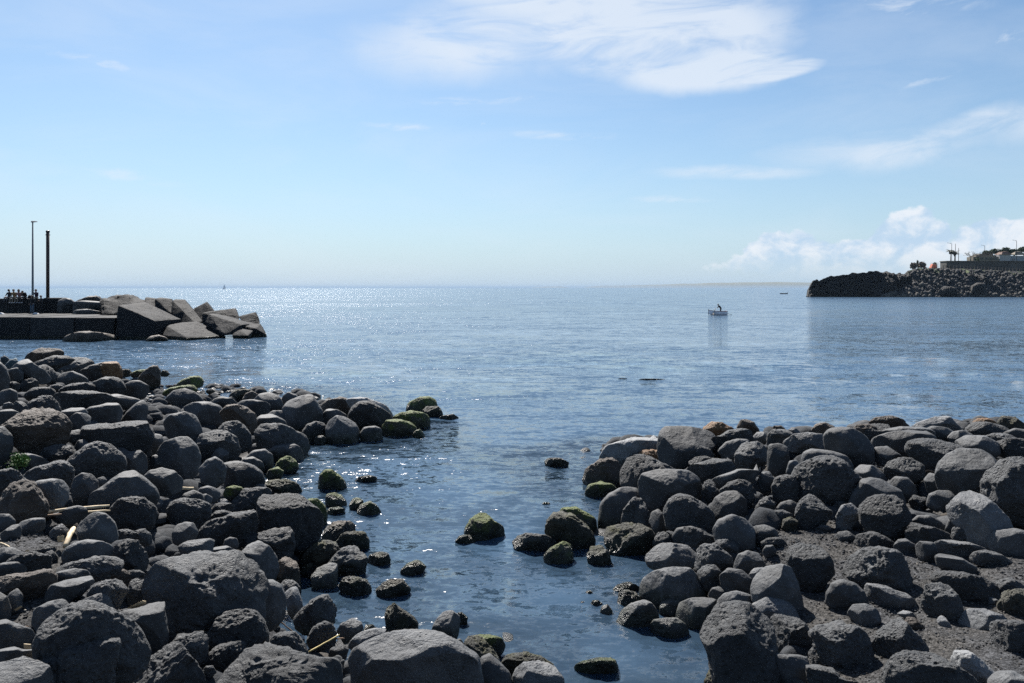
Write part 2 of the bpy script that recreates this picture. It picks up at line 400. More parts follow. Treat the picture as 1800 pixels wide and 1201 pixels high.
# ------------------------------------------------------------------ sea
def sea_mat():
    m = bpy.data.materials.new('sea_water'); m.use_nodes = True
    T = NT(m.node_tree)
    geo = T.add('ShaderNodeNewGeometry'); pos = geo.outputs['Position']
    x, y, z = T.sep(pos)
    dist = T.v('LENGTH', T.xyz(x, y, 0), out=1)
    # slopes of the surface: swell, chop, ripples, each as an independent slope field in metres
    def field(sx, sy, scale, det, off, rough=.6, dst=0.4):
        q = T.xyz(T.m('MULTIPLY', T.m('ADD', x, off), sx), T.m('MULTIPLY', y, sy), off)
        n = T.noise(q, scale, det, rough, dst, color=True)
        a, b, _ = T.sep(n)
        return T.m('SUBTRACT', a, .5), T.m('SUBTRACT', b, .5)
    calm = T.ramp(dist, 9, 50, .80, 1.0)                      # the cove is sheltered
    swell = T.ramp(dist, 30, 200, 1.0, 1.12); patch = T.m('MULTIPLY', swell, T.ramp(T.noise(T.xyz(T.m('MULTIPLY', x, .35), y, 0), .035, 4, .6, .5), .36, .62, .65, 1.2))
    f1 = field(.45, 1.0, .28, 3, 0)        # 3 m chop
    f2 = field(.5, 1.0, 1.7, 5, 31, .65)      # ripples under a metre
    f3 = field(.55, 1.0, 8.0, 5, 77, .7)        # capillaries
    near = T.ramp(dist, 25, 400, 1.0, .9)
    def comb(i, k1, k2, k3):
        s = T.m('ADD', T.m('MULTIPLY', f1[i], k1), T.m('ADD', T.m('MULTIPLY', f2[i], k2), T.m('MULTIPLY', f3[i], k3)))
        return T.m('MULTIPLY', T.m('MULTIPLY', s, calm), patch)
    sx_ = comb(0, .4, 1.0, 1.12); sy_ = comb(1, .75, 1.6, 1.9)
    N0 = geo.outputs['Normal']
    nrm = T.v('NORMALIZE', T.v('ADD', N0, T.xyz(sx_, sy_, 0)))
    gl = T.add('ShaderNodeBsdfPrincipled'); T.put(gl.inputs['Base Color'], (0, 0, 0)); gl.inputs['IOR'].default_value = 1.34
    T.put(gl.inputs['Normal'], nrm)
    T.put(gl.inputs['Roughness'], T.ramp(dist, 12, 220, .06, .15))
    deep = T.add('ShaderNodeBsdfDiffuse'); T.put(deep.inputs['Color'], (.038, .070, .112))
    tr = T.add('ShaderNodeBsdfTransparent'); T.put(tr.inputs['Color'], (.50, .62, .68))
    dep = T.add('ShaderNodeAttribute', attribute_name='depth').outputs['Fac']
    df = T.ramp(dep, .0, .6, .45, 1.0)
    body = T.add('ShaderNodeMixShader'); T.put(body.inputs[0], df); T.l.new(tr.outputs[0], body.inputs[1]); T.l.new(deep.outputs[0], body.inputs[2])
    fr = T.add('ShaderNodeFresnel'); fr.inputs['IOR'].default_value = 1.34; T.put(fr.inputs['Normal'], nrm)
    blk = T.add('ShaderNodeEmission'); blk.inputs[1].default_value = 0
    mb = T.add('ShaderNodeMixShader'); T.put(mb.inputs[0], fr.outputs[0]); T.l.new(body.outputs[0], mb.inputs[1]); T.l.new(blk.outputs[0], mb.inputs[2])
    mx = T.add('ShaderNodeAddShader'); T.l.new(mb.outputs[0], mx.inputs[0]); T.l.new(gl.outputs[0], mx.inputs[1])
    o = T.add('ShaderNodeOutputMaterial'); T.l.new(mx.outputs[0], o.inputs[0])
    return m
M['sea'] = sea_mat()

def build_sea():
    rs = [4.0]
    while rs[-1] < 400: rs.append(rs[-1] + max(.05, rs[-1] ** 2 / 1900))
    while rs[-1] < 70000: rs.append(rs[-1] * 1.25)
    rs = np.array(rs)
    inner = R(40); aa = np.concatenate([np.linspace(-R(115), -inner, 40)[:-1], np.linspace(-inner, inner, 460), np.linspace(inner, R(115), 40)[1:]])
    Rr, A = np.meshgrid(rs, aa, indexing='ij')
    X = Rr * np.sin(A); Y = Rr * np.cos(A)
    P = np.stack([X.ravel(), Y.ravel(), np.zeros(X.size)], 1)
    cell = np.maximum(Rr.ravel() * .003, np.maximum(.05, Rr.ravel() ** 2 / 1900))
    z = np.zeros(len(P))
    shel = np.clip((Rr.ravel() - 4) / 45, .3, 1)
    for wl, amp, seed in ((7.0, .10, 1), (3.0, .045, 2), (1.3, .022, 3), (.6, .010, 4)):
        fade = np.clip((wl / cell - 2) / 4, 0, 1)
        q = P / wl; q = np.stack([q[:, 0] * .45 + q[:, 1] * .12, q[:, 1], q[:, 2]], 1)
        n = vnoise(q * 1.9, seed); z += amp * fade * (1 - 2 * np.abs(n)) * shel * .6
    P[:, 2] = z
    me = mesh_np('sea', P, grid_faces(*X.shape), M['sea'])
    gz, _ = survey(X, Y)
    dpt = np.where(Rr > 60, 5.0, -gz.ravel().reshape(Rr.shape)).ravel()
    at = me.attributes.new('depth', 'FLOAT', 'POINT'); at.data.foreach_set('value', np.clip(dpt, 0, 10).astype(np.float32))
    obj('sea', me, kind='structure')
build_sea()

# ------------------------------------------------------------------ boulders
_ico = {}
def ico(n):
    if n not in _ico:
        bm = bmesh.new(); bmesh.ops.create_icosphere(bm, subdivisions=n, radius=1.0)
        bm.verts.ensure_lookup_table()
        v = np.array([q.co[:] for q in bm.verts]); f = np.array([[q.index for q in fc.verts] for fc in bm.faces])
        bm.free(); _ico[n] = (v, f)
    return _ico[n]

def radial(poly, sharp=False):
    """outline (metres, about its centre) -> radius for 96 directions, corners slightly worn"""
    th = np.linspace(0, 2 * np.pi, 96, endpoint=False)
    n = len(poly); a = np.array(poly); b = np.roll(a, -1, 0); r = np.zeros(96)
    for i, t in enumerate(th):
        d = np.array([math.cos(t), math.sin(t)])
        best = 0
        for p, q in zip(a, b):
            e = q - p; den = d[0] * e[1] - d[1] * e[0]
            if abs(den) < 1e-9: continue
            s = (p[0] * e[1] - p[1] * e[0]) / den; u = (p[0] * d[1] - p[1] * d[0]) / den
            if s > 0 and -1e-6 <= u <= 1 + 1e-6: best = max(best, s)
        r[i] = best if best > 0 else r[i - 1]
    k = np.array([0, .15, .7, .15, 0]) if sharp else np.array([.05, .2, .5, .2, .05]); rr = np.concatenate([r[-2:], r, r[:2]])
    return np.convolve(rr, k, 'valid')

def cumulative(a, k):
    return a

def find_ground(px, py):
    """world points where sight lines meet the surveyed surface (or the sea)"""
    Ys = 5.0 * (60 / 5.0) ** np.linspace(0, 1, 420)
    d = ray(px, py)
    P = CAM + d[:, None, :] * (Ys[None, :, None] / d[:, None, 1:2])
    z, _ = survey(P[..., 0], P[..., 1]); z = np.maximum(z, -.03)
    hit = P[..., 2] <= z
    idx = np.where(hit.any(1), hit.argmax(1), 419)
    return P[np.arange(len(P)), idx]

def rock_mesh(name, right, up, fwd, rad, t, slope, kind, seed, level, drop, blocky=.8):
    """closed rock: silhouette rad(theta) in the right/up plane, half thickness t"""
    rs = np.random.RandomState(seed)
    v, f = ico(level)
    th = np.arctan2(v[:, 1], v[:, 0]) % (2 * np.pi)
    lat = np.hypot(v[:, 0], v[:, 1]); w = v[:, 2]
    Rv = np.interp(th, np.linspace(0, 2 * np.pi, 97), np.append(rad, rad[0]))
    e = blocky
    l2 = lat ** e; w2 = np.sign(w) * np.abs(w) ** rs.uniform(.45, .68)
    x = Rv * l2 * np.cos(th); y = Rv * l2 * np.sin(th); z = t * w2
    P = np.stack([x, y, z], 1)
    H = rad[20:29].max(); size = float(rad.mean())
    # flat lit top: everything in front of the ridge line above a plane falling towards +z is worn away
    if slope > 0:
        k = slope * H / t * 1.0
        for s_, tilt in ((k, 0), (k * .22, 0)):
            ridge = np.interp(th, np.linspace(0, 2 * np.pi, 97), np.append(rad, rad[0])) * np.sin(th)
            side = P[:, 2] > 0 if s_ == k else P[:, 2] < 0
            lim = H * (1.0 - .10 * (P[:, 0] / max(rad[0], rad[48])) ** 2) - s_ * np.abs(P[:, 2])
            m = side & (P[:, 1] > lim) & (P[:, 1] > -.35 * H)
            P[m, 1] = lim[m] + (P[m, 1] - lim[m]) * .12
    ncut = {'a': 12, 'l': 10, 'n': 7, 't': 6, 'k': 7, 'g': 4, 'w': 5, 'o': 6}.get(kind, 3)
    if kind in 'bp': ncut = rs.randint(3, 10)
    for _ in range(ncut):
        a = rs.uniform(0, 2 * np.pi); n = np.array([math.cos(a) * .75, math.sin(a) * .75, rs.choice([1, 1, -1]) * rs.uniform(.5, 1.0)]); n /= np.linalg.norm(n)
        pr = P @ n; dmax = pr.max(); lim = dmax * (rs.uniform(.60, .90) if kind in 'alntk' else rs.uniform(.68, .92))
        m = pr > lim; P[m] -= np.outer((pr[m] - lim) * .93, n)
    # world-space noise relief
    amp = 1
    ln = P / (np.linalg.norm(P, axis=1, keepdims=True) + 1e-9)
    off = rs.uniform(-50, 50, 3)
    amp = {'b': .55, 'p': .85, 'a': 1.15, 'l': .8, 'n': 1.1, 'k': 1.35, 'g': .9, 'w': .8, 'o': 1.0, 't': .6}.get(kind, 1) * min(1.25, (.45 / size) ** .35)
    d = fbm(P / size * 1.1 + off, 3, .5, seed=seed % 97) * .062 * amp
    q = P / size * 3.6 + off
    rid = 1 - np.abs(fbm(q, 3, .55, seed=seed % 89 + 7)) * 2
    d += rid * (.016 if kind in 'blt' else .030) * amp
    if level >= 5:
        q = P * 14 + off
        d += fbm(q, 3, .6, seed=5) * .008 * amp / max(size, .25) * .5
    if kind in 'pk' and level >= 4:
        # burst gas bubbles: round dents of mixed size
        nb = 90 if level >= 5 else 30
        c = ln[rs.choice(len(ln), nb)]
        for ci in range(nb):
            rr = rs.uniform(.04, .12) if level >= 5 else rs.uniform(.10, .2)
            dd = np.linalg.norm(ln - c[ci], axis=1) / rr
            m = dd < 1
            d[m] -= .28 * rr * (1 - dd[m] ** 2) ** 1.5
    P = P + ln * (d * size)[:, None]
    # faces lean in towards the foot
    P[:, 2] *= np.clip(1 + rs.uniform(.15, .42) * P[:, 1] / H, .45, 1.4)
    # flatten towards the ground and reach into it
    low = P[:, 1] < 0
    P[low, 1] *= (1 + drop)
    W = P[:, :1] * right + P[:, 1:2] * up + P[:, 2:3] * fwd
    return W, f

ROCK_L = """n|.3|flat reddish brown rock, topmost of the left bank against the water|46,630 52,621 68,613 85,612 103,615 109,622 107,627 80,634 58,634
t|0|small steel-blue rock at the far left corner of the bank|2,628 8,624 15,631 12,640 3,638
t|0|blue-grey slanted rock beside the small steel-blue one|9,642 18,633 28,629 31,638 27,645 14,646
a|.5|long pale-topped slab just below the reddish brown top rock|56,640 70,633 95,626 115,627 128,634 118,640 95,648 62,648
a|.2|dark jagged boulder behind the orange-ended boulder, left bank|91,650 100,637 118,628 145,628 160,633 169,640 158,650 130,657 100,657
b|.5|long slanting slab left of the dark jagged boulder, left bank|23,648 38,633 50,630 60,640 80,655 90,668 70,671 45,658
a|.4|grey angular block leaning on the long slanting slab|62,645 80,641 92,650 99,660 92,670 78,664
b|0|dark rounded rock under the blue-grey rock at the left edge|12,660 18,648 30,646 40,656 38,668 22,671
e|.3|boulder with a bright orange broken end at the far left shore|142,652 160,642 180,637 192,634 203,637 211,650 212,663 195,668 165,669 150,662
b|.1|smooth humped boulder in front of the dark jagged boulder|94,674 100,662 115,654 128,652 142,660 155,672 150,680 110,682
b|0|black wet boulder at the water's edge below the orange-ended one|219,675 230,669 245,669 260,680 262,688 252,697 230,700 220,690
n|.2|brown boulder standing upright in the shallows of the far left shore|243,668 250,655 262,645 274,641 281,650 281,672 272,682 250,681
k|0|low dark rock awash just right of the orange-ended boulder|211,655 216,650 226,649 232,655 228,661 214,661
k|0|low black rock in the water right of the upright brown boulder|281,656 286,651 294,652 299,657 292,661 283,660
g|.4|flat pale mossy rock awash left of the upright brown boulder|228,657 240,651 256,649 268,652 262,661 236,662
a|.5|broad rough rock with a pale top behind the black wet boulder|158,672 175,668 185,662 200,663 215,670 220,688 205,693 178,688 165,680
p|0|low dark rock under the smooth humped boulder, left bank|104,688 115,678 130,673 150,673 165,678 178,688 150,694 118,694
a|.4|small grey block left of the low dark rock, left bank|82,684 90,677 104,675 111,682 108,692 88,693
a|.5|wide dusty grey boulder in the middle of the far left bank|93,697 105,688 125,686 160,689 185,695 200,705 190,712 160,718 135,724 110,722 98,710
b|.5|light grey low slab right behind the wide dusty grey boulder|177,697 200,690 222,697 245,705 247,714 225,718 205,714 185,708
b|0|dark triangular boulder leaning left behind the left bank saddle boulder|213,737 225,722 240,708 250,704 258,712 257,728 252,742 230,746
b|.3|dark boulder with a pale lower patch left of the dark triangular one|149,722 160,714 178,712 195,707 207,712 213,728 205,743 175,743 155,735
b|.5|light low rock left of the boulder with the pale lower patch|102,735 108,722 125,717 145,718 152,728 145,742 118,745
b|0|small rounded black rock in front of the light low rock, left bank|121,745 124,732 135,725 150,727 159,735 155,750 135,756
n|.35|big round brown-grey boulder near the left edge, halfway up the bank|9,745 25,735 45,718 70,714 88,722 105,733 113,752 110,775 95,788 68,797 40,785 20,765
b|.3|grey rock cut by the left edge, left of the big round brown-grey boulder|-8,725 5,720 20,720 32,728 28,742 0,745
a|0|dark pointed boulder above the big round brown-grey boulder|46,716 58,702 75,694 90,697 100,712 104,724 90,730 60,728
a|0|small dark wedge left of the dark pointed boulder|24,722 28,706 36,702 48,716 49,726 30,728
b|0|small round dark stone left of the small dark wedge, left bank|5,716 8,709 16,707 24,712 23,722 10,724
b|0|dark rounded rock at the left edge above the small round dark stone|-6,695 5,686 18,683 28,690 28,705 15,712 -5,710
a|.4|small grey stone between the long slab and the left edge|9,680 14,673 26,671 36,676 34,685 16,687
a|.2|dark broken rock below the grey angular block, left bank|34,678 42,668 55,664 66,670 70,682 55,688 38,688
p|.3|low rubbly rock left of the wide dusty grey boulder|45,692 58,682 78,680 95,686 94,697 70,700 50,699
b|0|tall dark boulder standing at the left edge below the blue-grey rocks|-15,645 0,635 10,648 15,668 12,684 -5,688 -15,680
p|.45|wide saddle-shaped boulder with a pale rough hollow, left bank|146,758 155,738 175,737 195,745 215,743 235,738 250,739 258,752 268,768 255,790 240,796 215,787 190,790 165,780 150,772
p|.1|dark peaked boulder below the left side of the saddle-shaped boulder|119,810 135,795 155,780 172,776 190,782 208,800 217,815 213,832 195,838 160,836 135,826
b|0|dark two-humped boulder right of the dark peaked boulder|201,790 215,784 228,794 245,792 256,805 257,820 245,834 222,834 210,812
p|.25|pitted low boulder just right of the green weed clump|46,832 60,820 85,815 100,810 118,818 127,832 126,852 100,860 60,857
b|.1|dark low rock under the big round brown-grey boulder's right side|113,768 120,757 138,755 154,764 152,775 130,778
b|.2|small pale-edged dark rock below the saddle-shaped boulder's left end|131,786 138,774 148,772 157,782 152,793 136,794
a|.1|jumbled dark rock above the pitted low boulder|70,806 82,785 105,781 125,787 136,802 120,815 90,814
b|.5|long narrow slab lying diagonally beside the weed clump|22,788 40,792 60,800 82,812 80,820 60,822 45,812 28,800
b|0|big dark boulder cut by the left edge above the weed clump|-25,770 -10,752 5,750 18,765 20,785 12,805 -10,815 -25,805
p|.2|rounded rough boulder cut by the left edge below the weed clump|-12,840 0,826 18,823 32,832 42,848 35,862 0,868
b|.4|smooth light-topped wedge boulder above the pair of bleached canes|158,875 165,862 185,852 200,840 218,830 235,830 250,842 268,862 276,875 270,886 230,894 180,894 160,888
p|0|round black boulder touching the right end of the bleached canes|194,900 200,885 212,875 232,873 252,878 268,890 273,900 268,922 245,932 215,930 200,918
b|0|egg-shaped dark boulder left of the smooth light-topped wedge|127,852 133,838 145,831 160,835 170,848 170,865 160,880 135,884 128,868
b|.15|rounded grey boulder between the brown-edged one and the egg-shaped one|57,850 70,843 90,842 108,848 117,862 117,878 105,892 85,894 70,880
n|.15|large brown-edged boulder at the left edge behind the bleached canes|-8,880 8,868 22,852 40,844 58,850 70,870 80,892 70,908 30,920 0,918
b|.4|small grey block between the egg-shaped boulder and the wedge|168,850 172,840 182,838 187,845 184,855 172,856
b|0|smooth dark egg boulder just right of the short driftwood log|138,930 145,915 160,903 172,900 185,905 198,922 204,942 198,960 170,964 145,950
b|.1|low oval dark boulder below the short driftwood log|113,972 120,958 135,950 155,949 175,955 192,965 197,975 180,987 140,989 118,983
a|0|black boulder with a ragged top below the round black boulder|192,962 200,952 225,950 245,955 258,970 260,990 245,1005 215,1005 200,985
a|.5|rough hollow-topped rock under the round black boulder|200,925 218,924 235,935 250,930 262,932 263,955 240,960 210,952
a|.5|flat layered rock between the low oval boulder and the giant block|100,995 120,985 160,982 195,985 213,998 205,1014 170,1018 125,1012
b|.4|purplish low rock below the flat layered rock, left bank|90,1012 105,1002 130,1000 150,1007 157,1018 120,1028 95,1026
a|0|small dark triangular rock on the gravel, left bank|75,982 80,970 90,966 100,980 99,992 82,992
l|.5|small pale pointed rock on the gravel left of the driftwood log|88,934 96,926 108,921 119,934 115,944 92,944
b|.2|long dark rock under the bleached canes|27,926 40,915 58,912 76,914 76,932 50,938 30,936
b|.5|grey wedge lying on the gravel at the left edge|2,936 18,925 28,921 36,932 34,944 6,946
b|0|rounded rock cut by the left edge beside the gravel|-12,915 0,903 15,905 25,918 22,932 -5,936
n|.4|large flat-topped brownish boulder cut by the left edge, lower bank|-12,1008 20,1003 40,1010 60,1004 80,1008 92,1022 90,1038 78,1048 40,1048 -10,1042
p|.2|pitted hollow rock at the lower edge of the left gravel patch|10,992 20,978 38,970 60,973 85,985 84,1005 50,1010 20,1008
b|.1|dark boulder cut by the left edge above the pitted hollow rock|-12,970 5,962 20,964 35,975 33,990 0,994
b|.2|low dark rock at the left edge above the brownish flat-topped boulder|-12,1000 5,988 28,990 45,1002 40,1012 0,1014
p|.2|pitted round boulder left of the three long boulders, centre of the left bank|298,890 308,878 325,876 350,882 368,892 370,905 362,924 335,927 308,920 298,905
b|0|smooth egg-shaped boulder below the pitted round boulder, left bank|303,935 310,922 325,917 340,922 347,938 340,950 318,954 305,948
p|.35|long bulging boulder in the centre of the left bank|346,948 352,928 365,915 390,910 410,902 428,897 445,903 453,918 450,937 430,952 400,957 360,957
b|0|small smooth round stone in front of the long bulging boulder|392,960 395,948 405,944 416,948 420,960 412,970 398,970
l|.6|flat pale grey rock behind the giant flat-topped block|315,957 330,949 365,949 383,957 380,972 350,976 322,974
b|.5|thin pale rock between the giant block and the arched dark boulder|364,968 378,961 398,960 417,972 412,982 375,984
a|.3|boulder with a pale streaked top left of the big hollowed boulder|402,885 412,868 430,860 450,858 468,860 477,868 470,887 455,902 425,904 408,897
b|.1|dark rock between the white plank and the pale streaked boulder|343,868 352,857 365,854 380,860 388,870 378,880 352,880
b|0|low black rock behind the pitted round boulder, left bank|315,878 325,866 340,862 355,870 360,882 345,890 322,888
b|.3|small grey ridge stone right of the low black rock|345,880 350,870 362,868 373,876 370,888 352,890
l|.4|small pale stone between two dark rocks, left of the streaked boulder|382,882 388,877 396,877 401,883 396,889 385,888
g|.4|mossy green and grey rock behind the pale streaked boulder|392,866 398,856 410,853 424,857 429,866 420,876 400,876
g|.5|yellow-green flat rock right of the mossy green and grey rock|430,858 438,851 450,850 459,856 452,864 436,864
a|.55|flat grey stone above the long bulging boulder|368,895 378,885 395,884 412,890 410,902 390,908 372,905
p|.5|low rough rock between the pitted round and the long bulging boulder|370,908 380,898 395,897 410,904 405,914 380,918
k|.4|wet sparkling rock at the shore above the big hollowed boulder|459,852 475,843 500,842 520,850 532,862 520,870 490,868 470,860
p|.65|big hollowed boulder with white salt in its basin, left shore|455,880 465,867 490,866 515,868 530,875 545,890 560,900 566,915 565,935 550,950 525,958 495,945 470,945 453,935 456,905
g|.1|rounded green-topped boulder right of the big hollowed boulder|536,882 545,876 558,879 570,890 576,904 570,920 552,926 540,915
a|.55|rough pale-faced boulder below the big hollowed boulder|455,935 480,930 510,932 520,945 523,970 515,987 490,985 465,970 450,955
a|.3|dark rough rock left of the rough pale-faced boulder|425,955 432,942 448,937 460,945 458,962 440,972 428,966
b|.15|arched black boulder right behind the giant flat-topped block|419,975 435,957 455,951 470,960 485,980 492,998 482,1018 460,1027 435,1017 425,995
n|.4|brown rough cube-like rock right of the arched black boulder|485,1000 492,985 505,981 520,985 526,1000 530,1028 510,1035 490,1032
k|.2|large rough olive boulder at the water's edge, centre of the left shore|527,985 535,970 548,957 568,952 588,956 598,968 592,985 575,999 550,1005 535,997
k|0|small black weedy rock under the large rough olive boulder|528,1004 535,993 548,990 557,1000 552,1014 535,1016
l|.5|pale triangular rock in front of the striped boulder, left shore|547,1012 558,998 580,990 592,995 594,1012 590,1034 560,1036 548,1028
a|.1|small rock at the shore above the large rough olive boulder|533,962 540,953 550,949 560,954 558,964 542,968
a|.72|giant flat-topped block, the biggest boulder of the left bank|260,992 275,977 300,972 345,971 385,974 420,978 438,992 452,1015 464,1045 460,1085 420,1098 360,1112 300,1116 262,1098 257,1045
b|.1|smooth rounded boulder against the right side of the giant block|435,1030 455,1020 480,1021 496,1032 502,1052 500,1082 480,1095 450,1094 438,1070
g|.1|peaked mossy-sided boulder standing in the water off the left shore|559,852 563,835 572,826 583,825 595,835 608,848 613,857 600,863 575,863 562,861
k|.3|flat weedy rock awash right of the peaked mossy-sided boulder|622,845 632,838 650,836 664,840 660,847 640,850 626,849
g|.1|dark block with a bright green top in the shallows|572,882 575,869 588,866 600,870 612,886 605,893 580,894
g|.6|flat greenish rock awash under the block with the bright green top|570,900 580,892 596,891 608,896 602,905 582,907
g|0|small dark mossy rock, left one of a touching pair in the shallows|614,888 618,878 628,875 638,881 640,893 630,900 618,897
g|.2|low mossy rock with a hump, right one of a touching pair in the shallows|626,898 634,886 650,881 660,888 672,900 664,906 640,907
n|.2|brown peaked rough rock at the tip of the left shore|563,945 572,930 585,918 600,915 620,918 632,934 618,947 590,954 570,952
k|.3|rough yellowish rock in front of the brown peaked rough rock|588,952 600,938 620,934 640,937 648,952 650,963 635,970 605,968
a|.35|large striped boulder slanting down to the water, left shore|573,992 590,975 610,962 628,958 642,970 648,990 646,1010 620,1017 590,1012
k|.1|dark pitted rock touching the right side of the striped boulder|643,986 650,974 670,971 683,975 687,986 680,996 655,999
g|.4|flat mossy rock in open water right of the dark pitted rock|703,1003 715,990 735,985 750,998 735,1011 715,1014
k|.3|low dark rock with a yellowish top below the striped boulder|592,1027 605,1014 625,1013 645,1022 654,1036 640,1047 615,1049 600,1040
n|.2|dome-shaped brown speckled rock alone in the water|660,1036 672,1024 690,1018 708,1020 723,1037 712,1048 690,1053 670,1048
k|0|black pointed rock behind the big light flat-topped boulder, bottom|675,1078 680,1064 690,1060 705,1070 725,1082 735,1092 730,1104 710,1112 685,1110 678,1097
l|0|smooth grey egg-shaped rock at the shore behind the bottom centre boulder|756,1112 765,1092 778,1078 795,1076 808,1085 811,1105 800,1120 775,1124 760,1120
k|0|black rough rock peeping out behind the smooth grey egg-shaped rock|798,1092 802,1080 812,1077 822,1087 818,1100 804,1104
l|.62|big light grey flat-topped boulder at the bottom centre|613,1152 625,1137 650,1124 680,1113 700,1108 730,1111 765,1118 795,1130 820,1145 838,1158 843,1180 850,1210 790,1225 640,1225 620,1192
b|.1|dark rounded rock cut by the bottom edge in front of the big light boulder|699,1202 715,1190 745,1190 772,1206 740,1225 705,1220
l|.5|grey rock behind the left shoulder of the big light boulder|613,1128 628,1113 650,1107 680,1108 676,1122 645,1136 620,1138
l|.3|light grey angular rock at the shore left of the big light boulder|591,1108 600,1095 620,1088 635,1095 641,1108 630,1120 605,1124
k|0|small black spiky rock right of the light grey angular rock|637,1110 642,1098 655,1098 665,1106 655,1114
p|0|round dark pitted boulder touched by the yellow reed|541,1120 552,1102 570,1094 585,1100 592,1115 588,1130 560,1134 545,1130
a|.3|small angular stone left of the big light boulder, lower of two|572,1170 580,1157 595,1153 606,1165 600,1180 580,1182
a|.2|small angular stone left of the big light boulder, upper of two|577,1150 583,1138 598,1135 613,1143 608,1156 588,1158
p|.1|round bubbly boulder in front of the giant block, left bank|362,1132 368,1110 380,1087 400,1074 425,1074 450,1081 465,1100 471,1122 462,1142 420,1150 375,1148
a|.5|large faceted slab cut by the bottom edge, left of the big light boulder|363,1205 395,1180 420,1155 435,1133 455,1128 490,1140 530,1158 560,1172 582,1168 600,1192 598,1225 480,1230 360,1225
a|.5|thin faceted rock leaning on the large faceted slab|364,1162 368,1143 385,1132 410,1131 424,1126 435,1138 428,1152 405,1170 380,1172
p|.4|low bubbly rock with white specks behind the large faceted slab|467,1134 480,1116 500,1110 520,1115 535,1135 544,1152 520,1160 490,1150
a|.35|broken angular rock left of the round bubbly boulder|298,1132 315,1115 335,1117 352,1112 362,1130 364,1160 340,1170 305,1164
l|.5|white-grey wedge between the giant block and the cove water|499,1042 510,1034 522,1033 528,1050 532,1068 520,1086 507,1074
a|.6|long flat-topped rock slanting into the cove below the pale wedge|519,1082 535,1066 560,1052 580,1045 589,1052 596,1072 594,1094 580,1108 545,1106 525,1094
a|.25|steep broken blue-grey rock cut by the bottom edge, left of the faceted slab|216,1190 225,1172 250,1158 290,1138 310,1130 320,1150 340,1175 362,1205 340,1225 225,1225
a|.5|small flat stone between the two bottom left slabs|355,1180 362,1171 374,1172 380,1183 366,1190
p|.25|huge round pitted boulder, lower left|70,1115 83,1087 105,1069 135,1061 160,1065 185,1080 215,1100 237,1118 252,1152 246,1172 215,1190 150,1198 95,1188 76,1158
p|.15|black honeycombed boulder in front of the huge round pitted boulder|105,1158 115,1141 140,1135 175,1134 195,1130 204,1142 202,1172 197,1205 150,1222 115,1216 107,1188
b|.5|pale smooth wedge with a notched top below the bleached board|200,1080 215,1071 240,1070 255,1068 270,1062 285,1066 288,1092 293,1118 286,1142 260,1152 235,1128 215,1102
a|.3|rough boulder with a steep dark end above the pale smooth wedge|155,1047 165,1028 185,1020 210,1022 222,1045 230,1068 212,1075 185,1062 170,1057
n|.4|tan-topped rock above the rough boulder, left of the giant block|165,1018 185,1005 215,1003 228,1015 231,1033 200,1030 170,1030
a|.4|rough grey rock wedged against the left side of the giant block|224,1040 232,1022 248,1017 262,1030 262,1062 245,1072 228,1060
b|.7|flat sand-smeared slab above the huge round pitted boulder|82,1047 92,1024 115,1019 155,1018 163,1032 140,1048 110,1058
b|.1|dark curved rock behind the huge round pitted boulder|58,1088 65,1066 85,1058 110,1056 124,1064 100,1088 75,1104
b|.2|dark arched rock on the right shoulder of the huge round pitted boulder|134,1060 150,1051 175,1044 188,1053 200,1078 185,1084 160,1068
b|0|dark angular rock at the left edge below the brownish flat-topped boulder|8,1055 18,1042 30,1036 38,1050 36,1070 18,1074
b|.2|grey rock cut by the left edge left of the dark angular rock|-15,1055 -2,1040 10,1050 18,1070 16,1084 -10,1086
b|.3|large smooth dark boulder cut by the left edge, lower left|-15,1086 8,1085 30,1100 50,1112 57,1122 42,1134 20,1142 -15,1140
l|.6|pale smooth slab filling the bottom left corner|-15,1160 10,1151 35,1153 60,1166 80,1180 92,1210 60,1226 -15,1226
b|.5|dark slanted slab behind the pale bottom left slab|-12,1135 15,1130 40,1145 72,1152 72,1168 40,1166 -10,1160
p|.1|pitted rock between the pale bottom left slab and the honeycombed boulder|67,1175 75,1160 92,1157 106,1168 112,1205 90,1220 75,1200
p|.1|small dark rock at the bottom edge right of the honeycombed boulder|205,1208 218,1194 240,1190 262,1195 272,1212 240,1222
g|.35|green-brown mossy rock farthest out in the little bay, left shore|308,677 320,667 335,662 350,661 358,670 356,678 340,682 318,681
g|.3|low mossy rock just in front of the farthest green-brown one|285,690 300,681 320,678 337,676 347,687 335,695 300,697
b|.2|grey rounded boulder below the two mossy rocks of the little bay|294,698 305,686 325,682 342,690 357,704 345,714 310,714
b|.2|long dark boulder with a pale crest left of the rough-topped one|322,714 340,706 365,706 385,714 394,728 390,747 360,744 335,732
b|.2|low grey rock at the waterline above the long pale-crested boulder|366,712 376,701 390,697 408,701 418,712 405,720 378,720
k|0|flat black rock at the waterline, leftmost of the point|406,694 412,686 428,684 442,687 450,693 438,699 416,700
n|0|dark rock behind the low pale-dabbed rock on the point|426,702 432,692 442,688 456,694 460,706 446,712 430,710
b|.2|dark low rock with a pale dab on its top, on the point|446,702 458,691 475,690 490,698 498,712 490,722 465,720
b|0|small dark rounded rock left of the large rounded boulder on the point|493,708 498,695 507,689 520,694 528,704 520,716 500,718
b|.25|large rounded grey boulder standing highest on the left point|497,718 505,704 525,696 548,694 557,708 565,722 567,740 555,753 530,758 510,750 500,737
b|.15|long smooth boulder in front of the flat waterline rocks|410,714 425,703 445,702 468,708 481,718 478,730 450,730 430,727
n|.2|rough pitted brownish boulder right of the long pale-crested one|388,724 400,712 415,710 435,718 447,730 451,747 440,756 415,750 395,740
b|.5|light flat boulder between the long smooth and the mound-like boulder|444,742 458,729 480,728 500,740 506,752 480,758 455,756
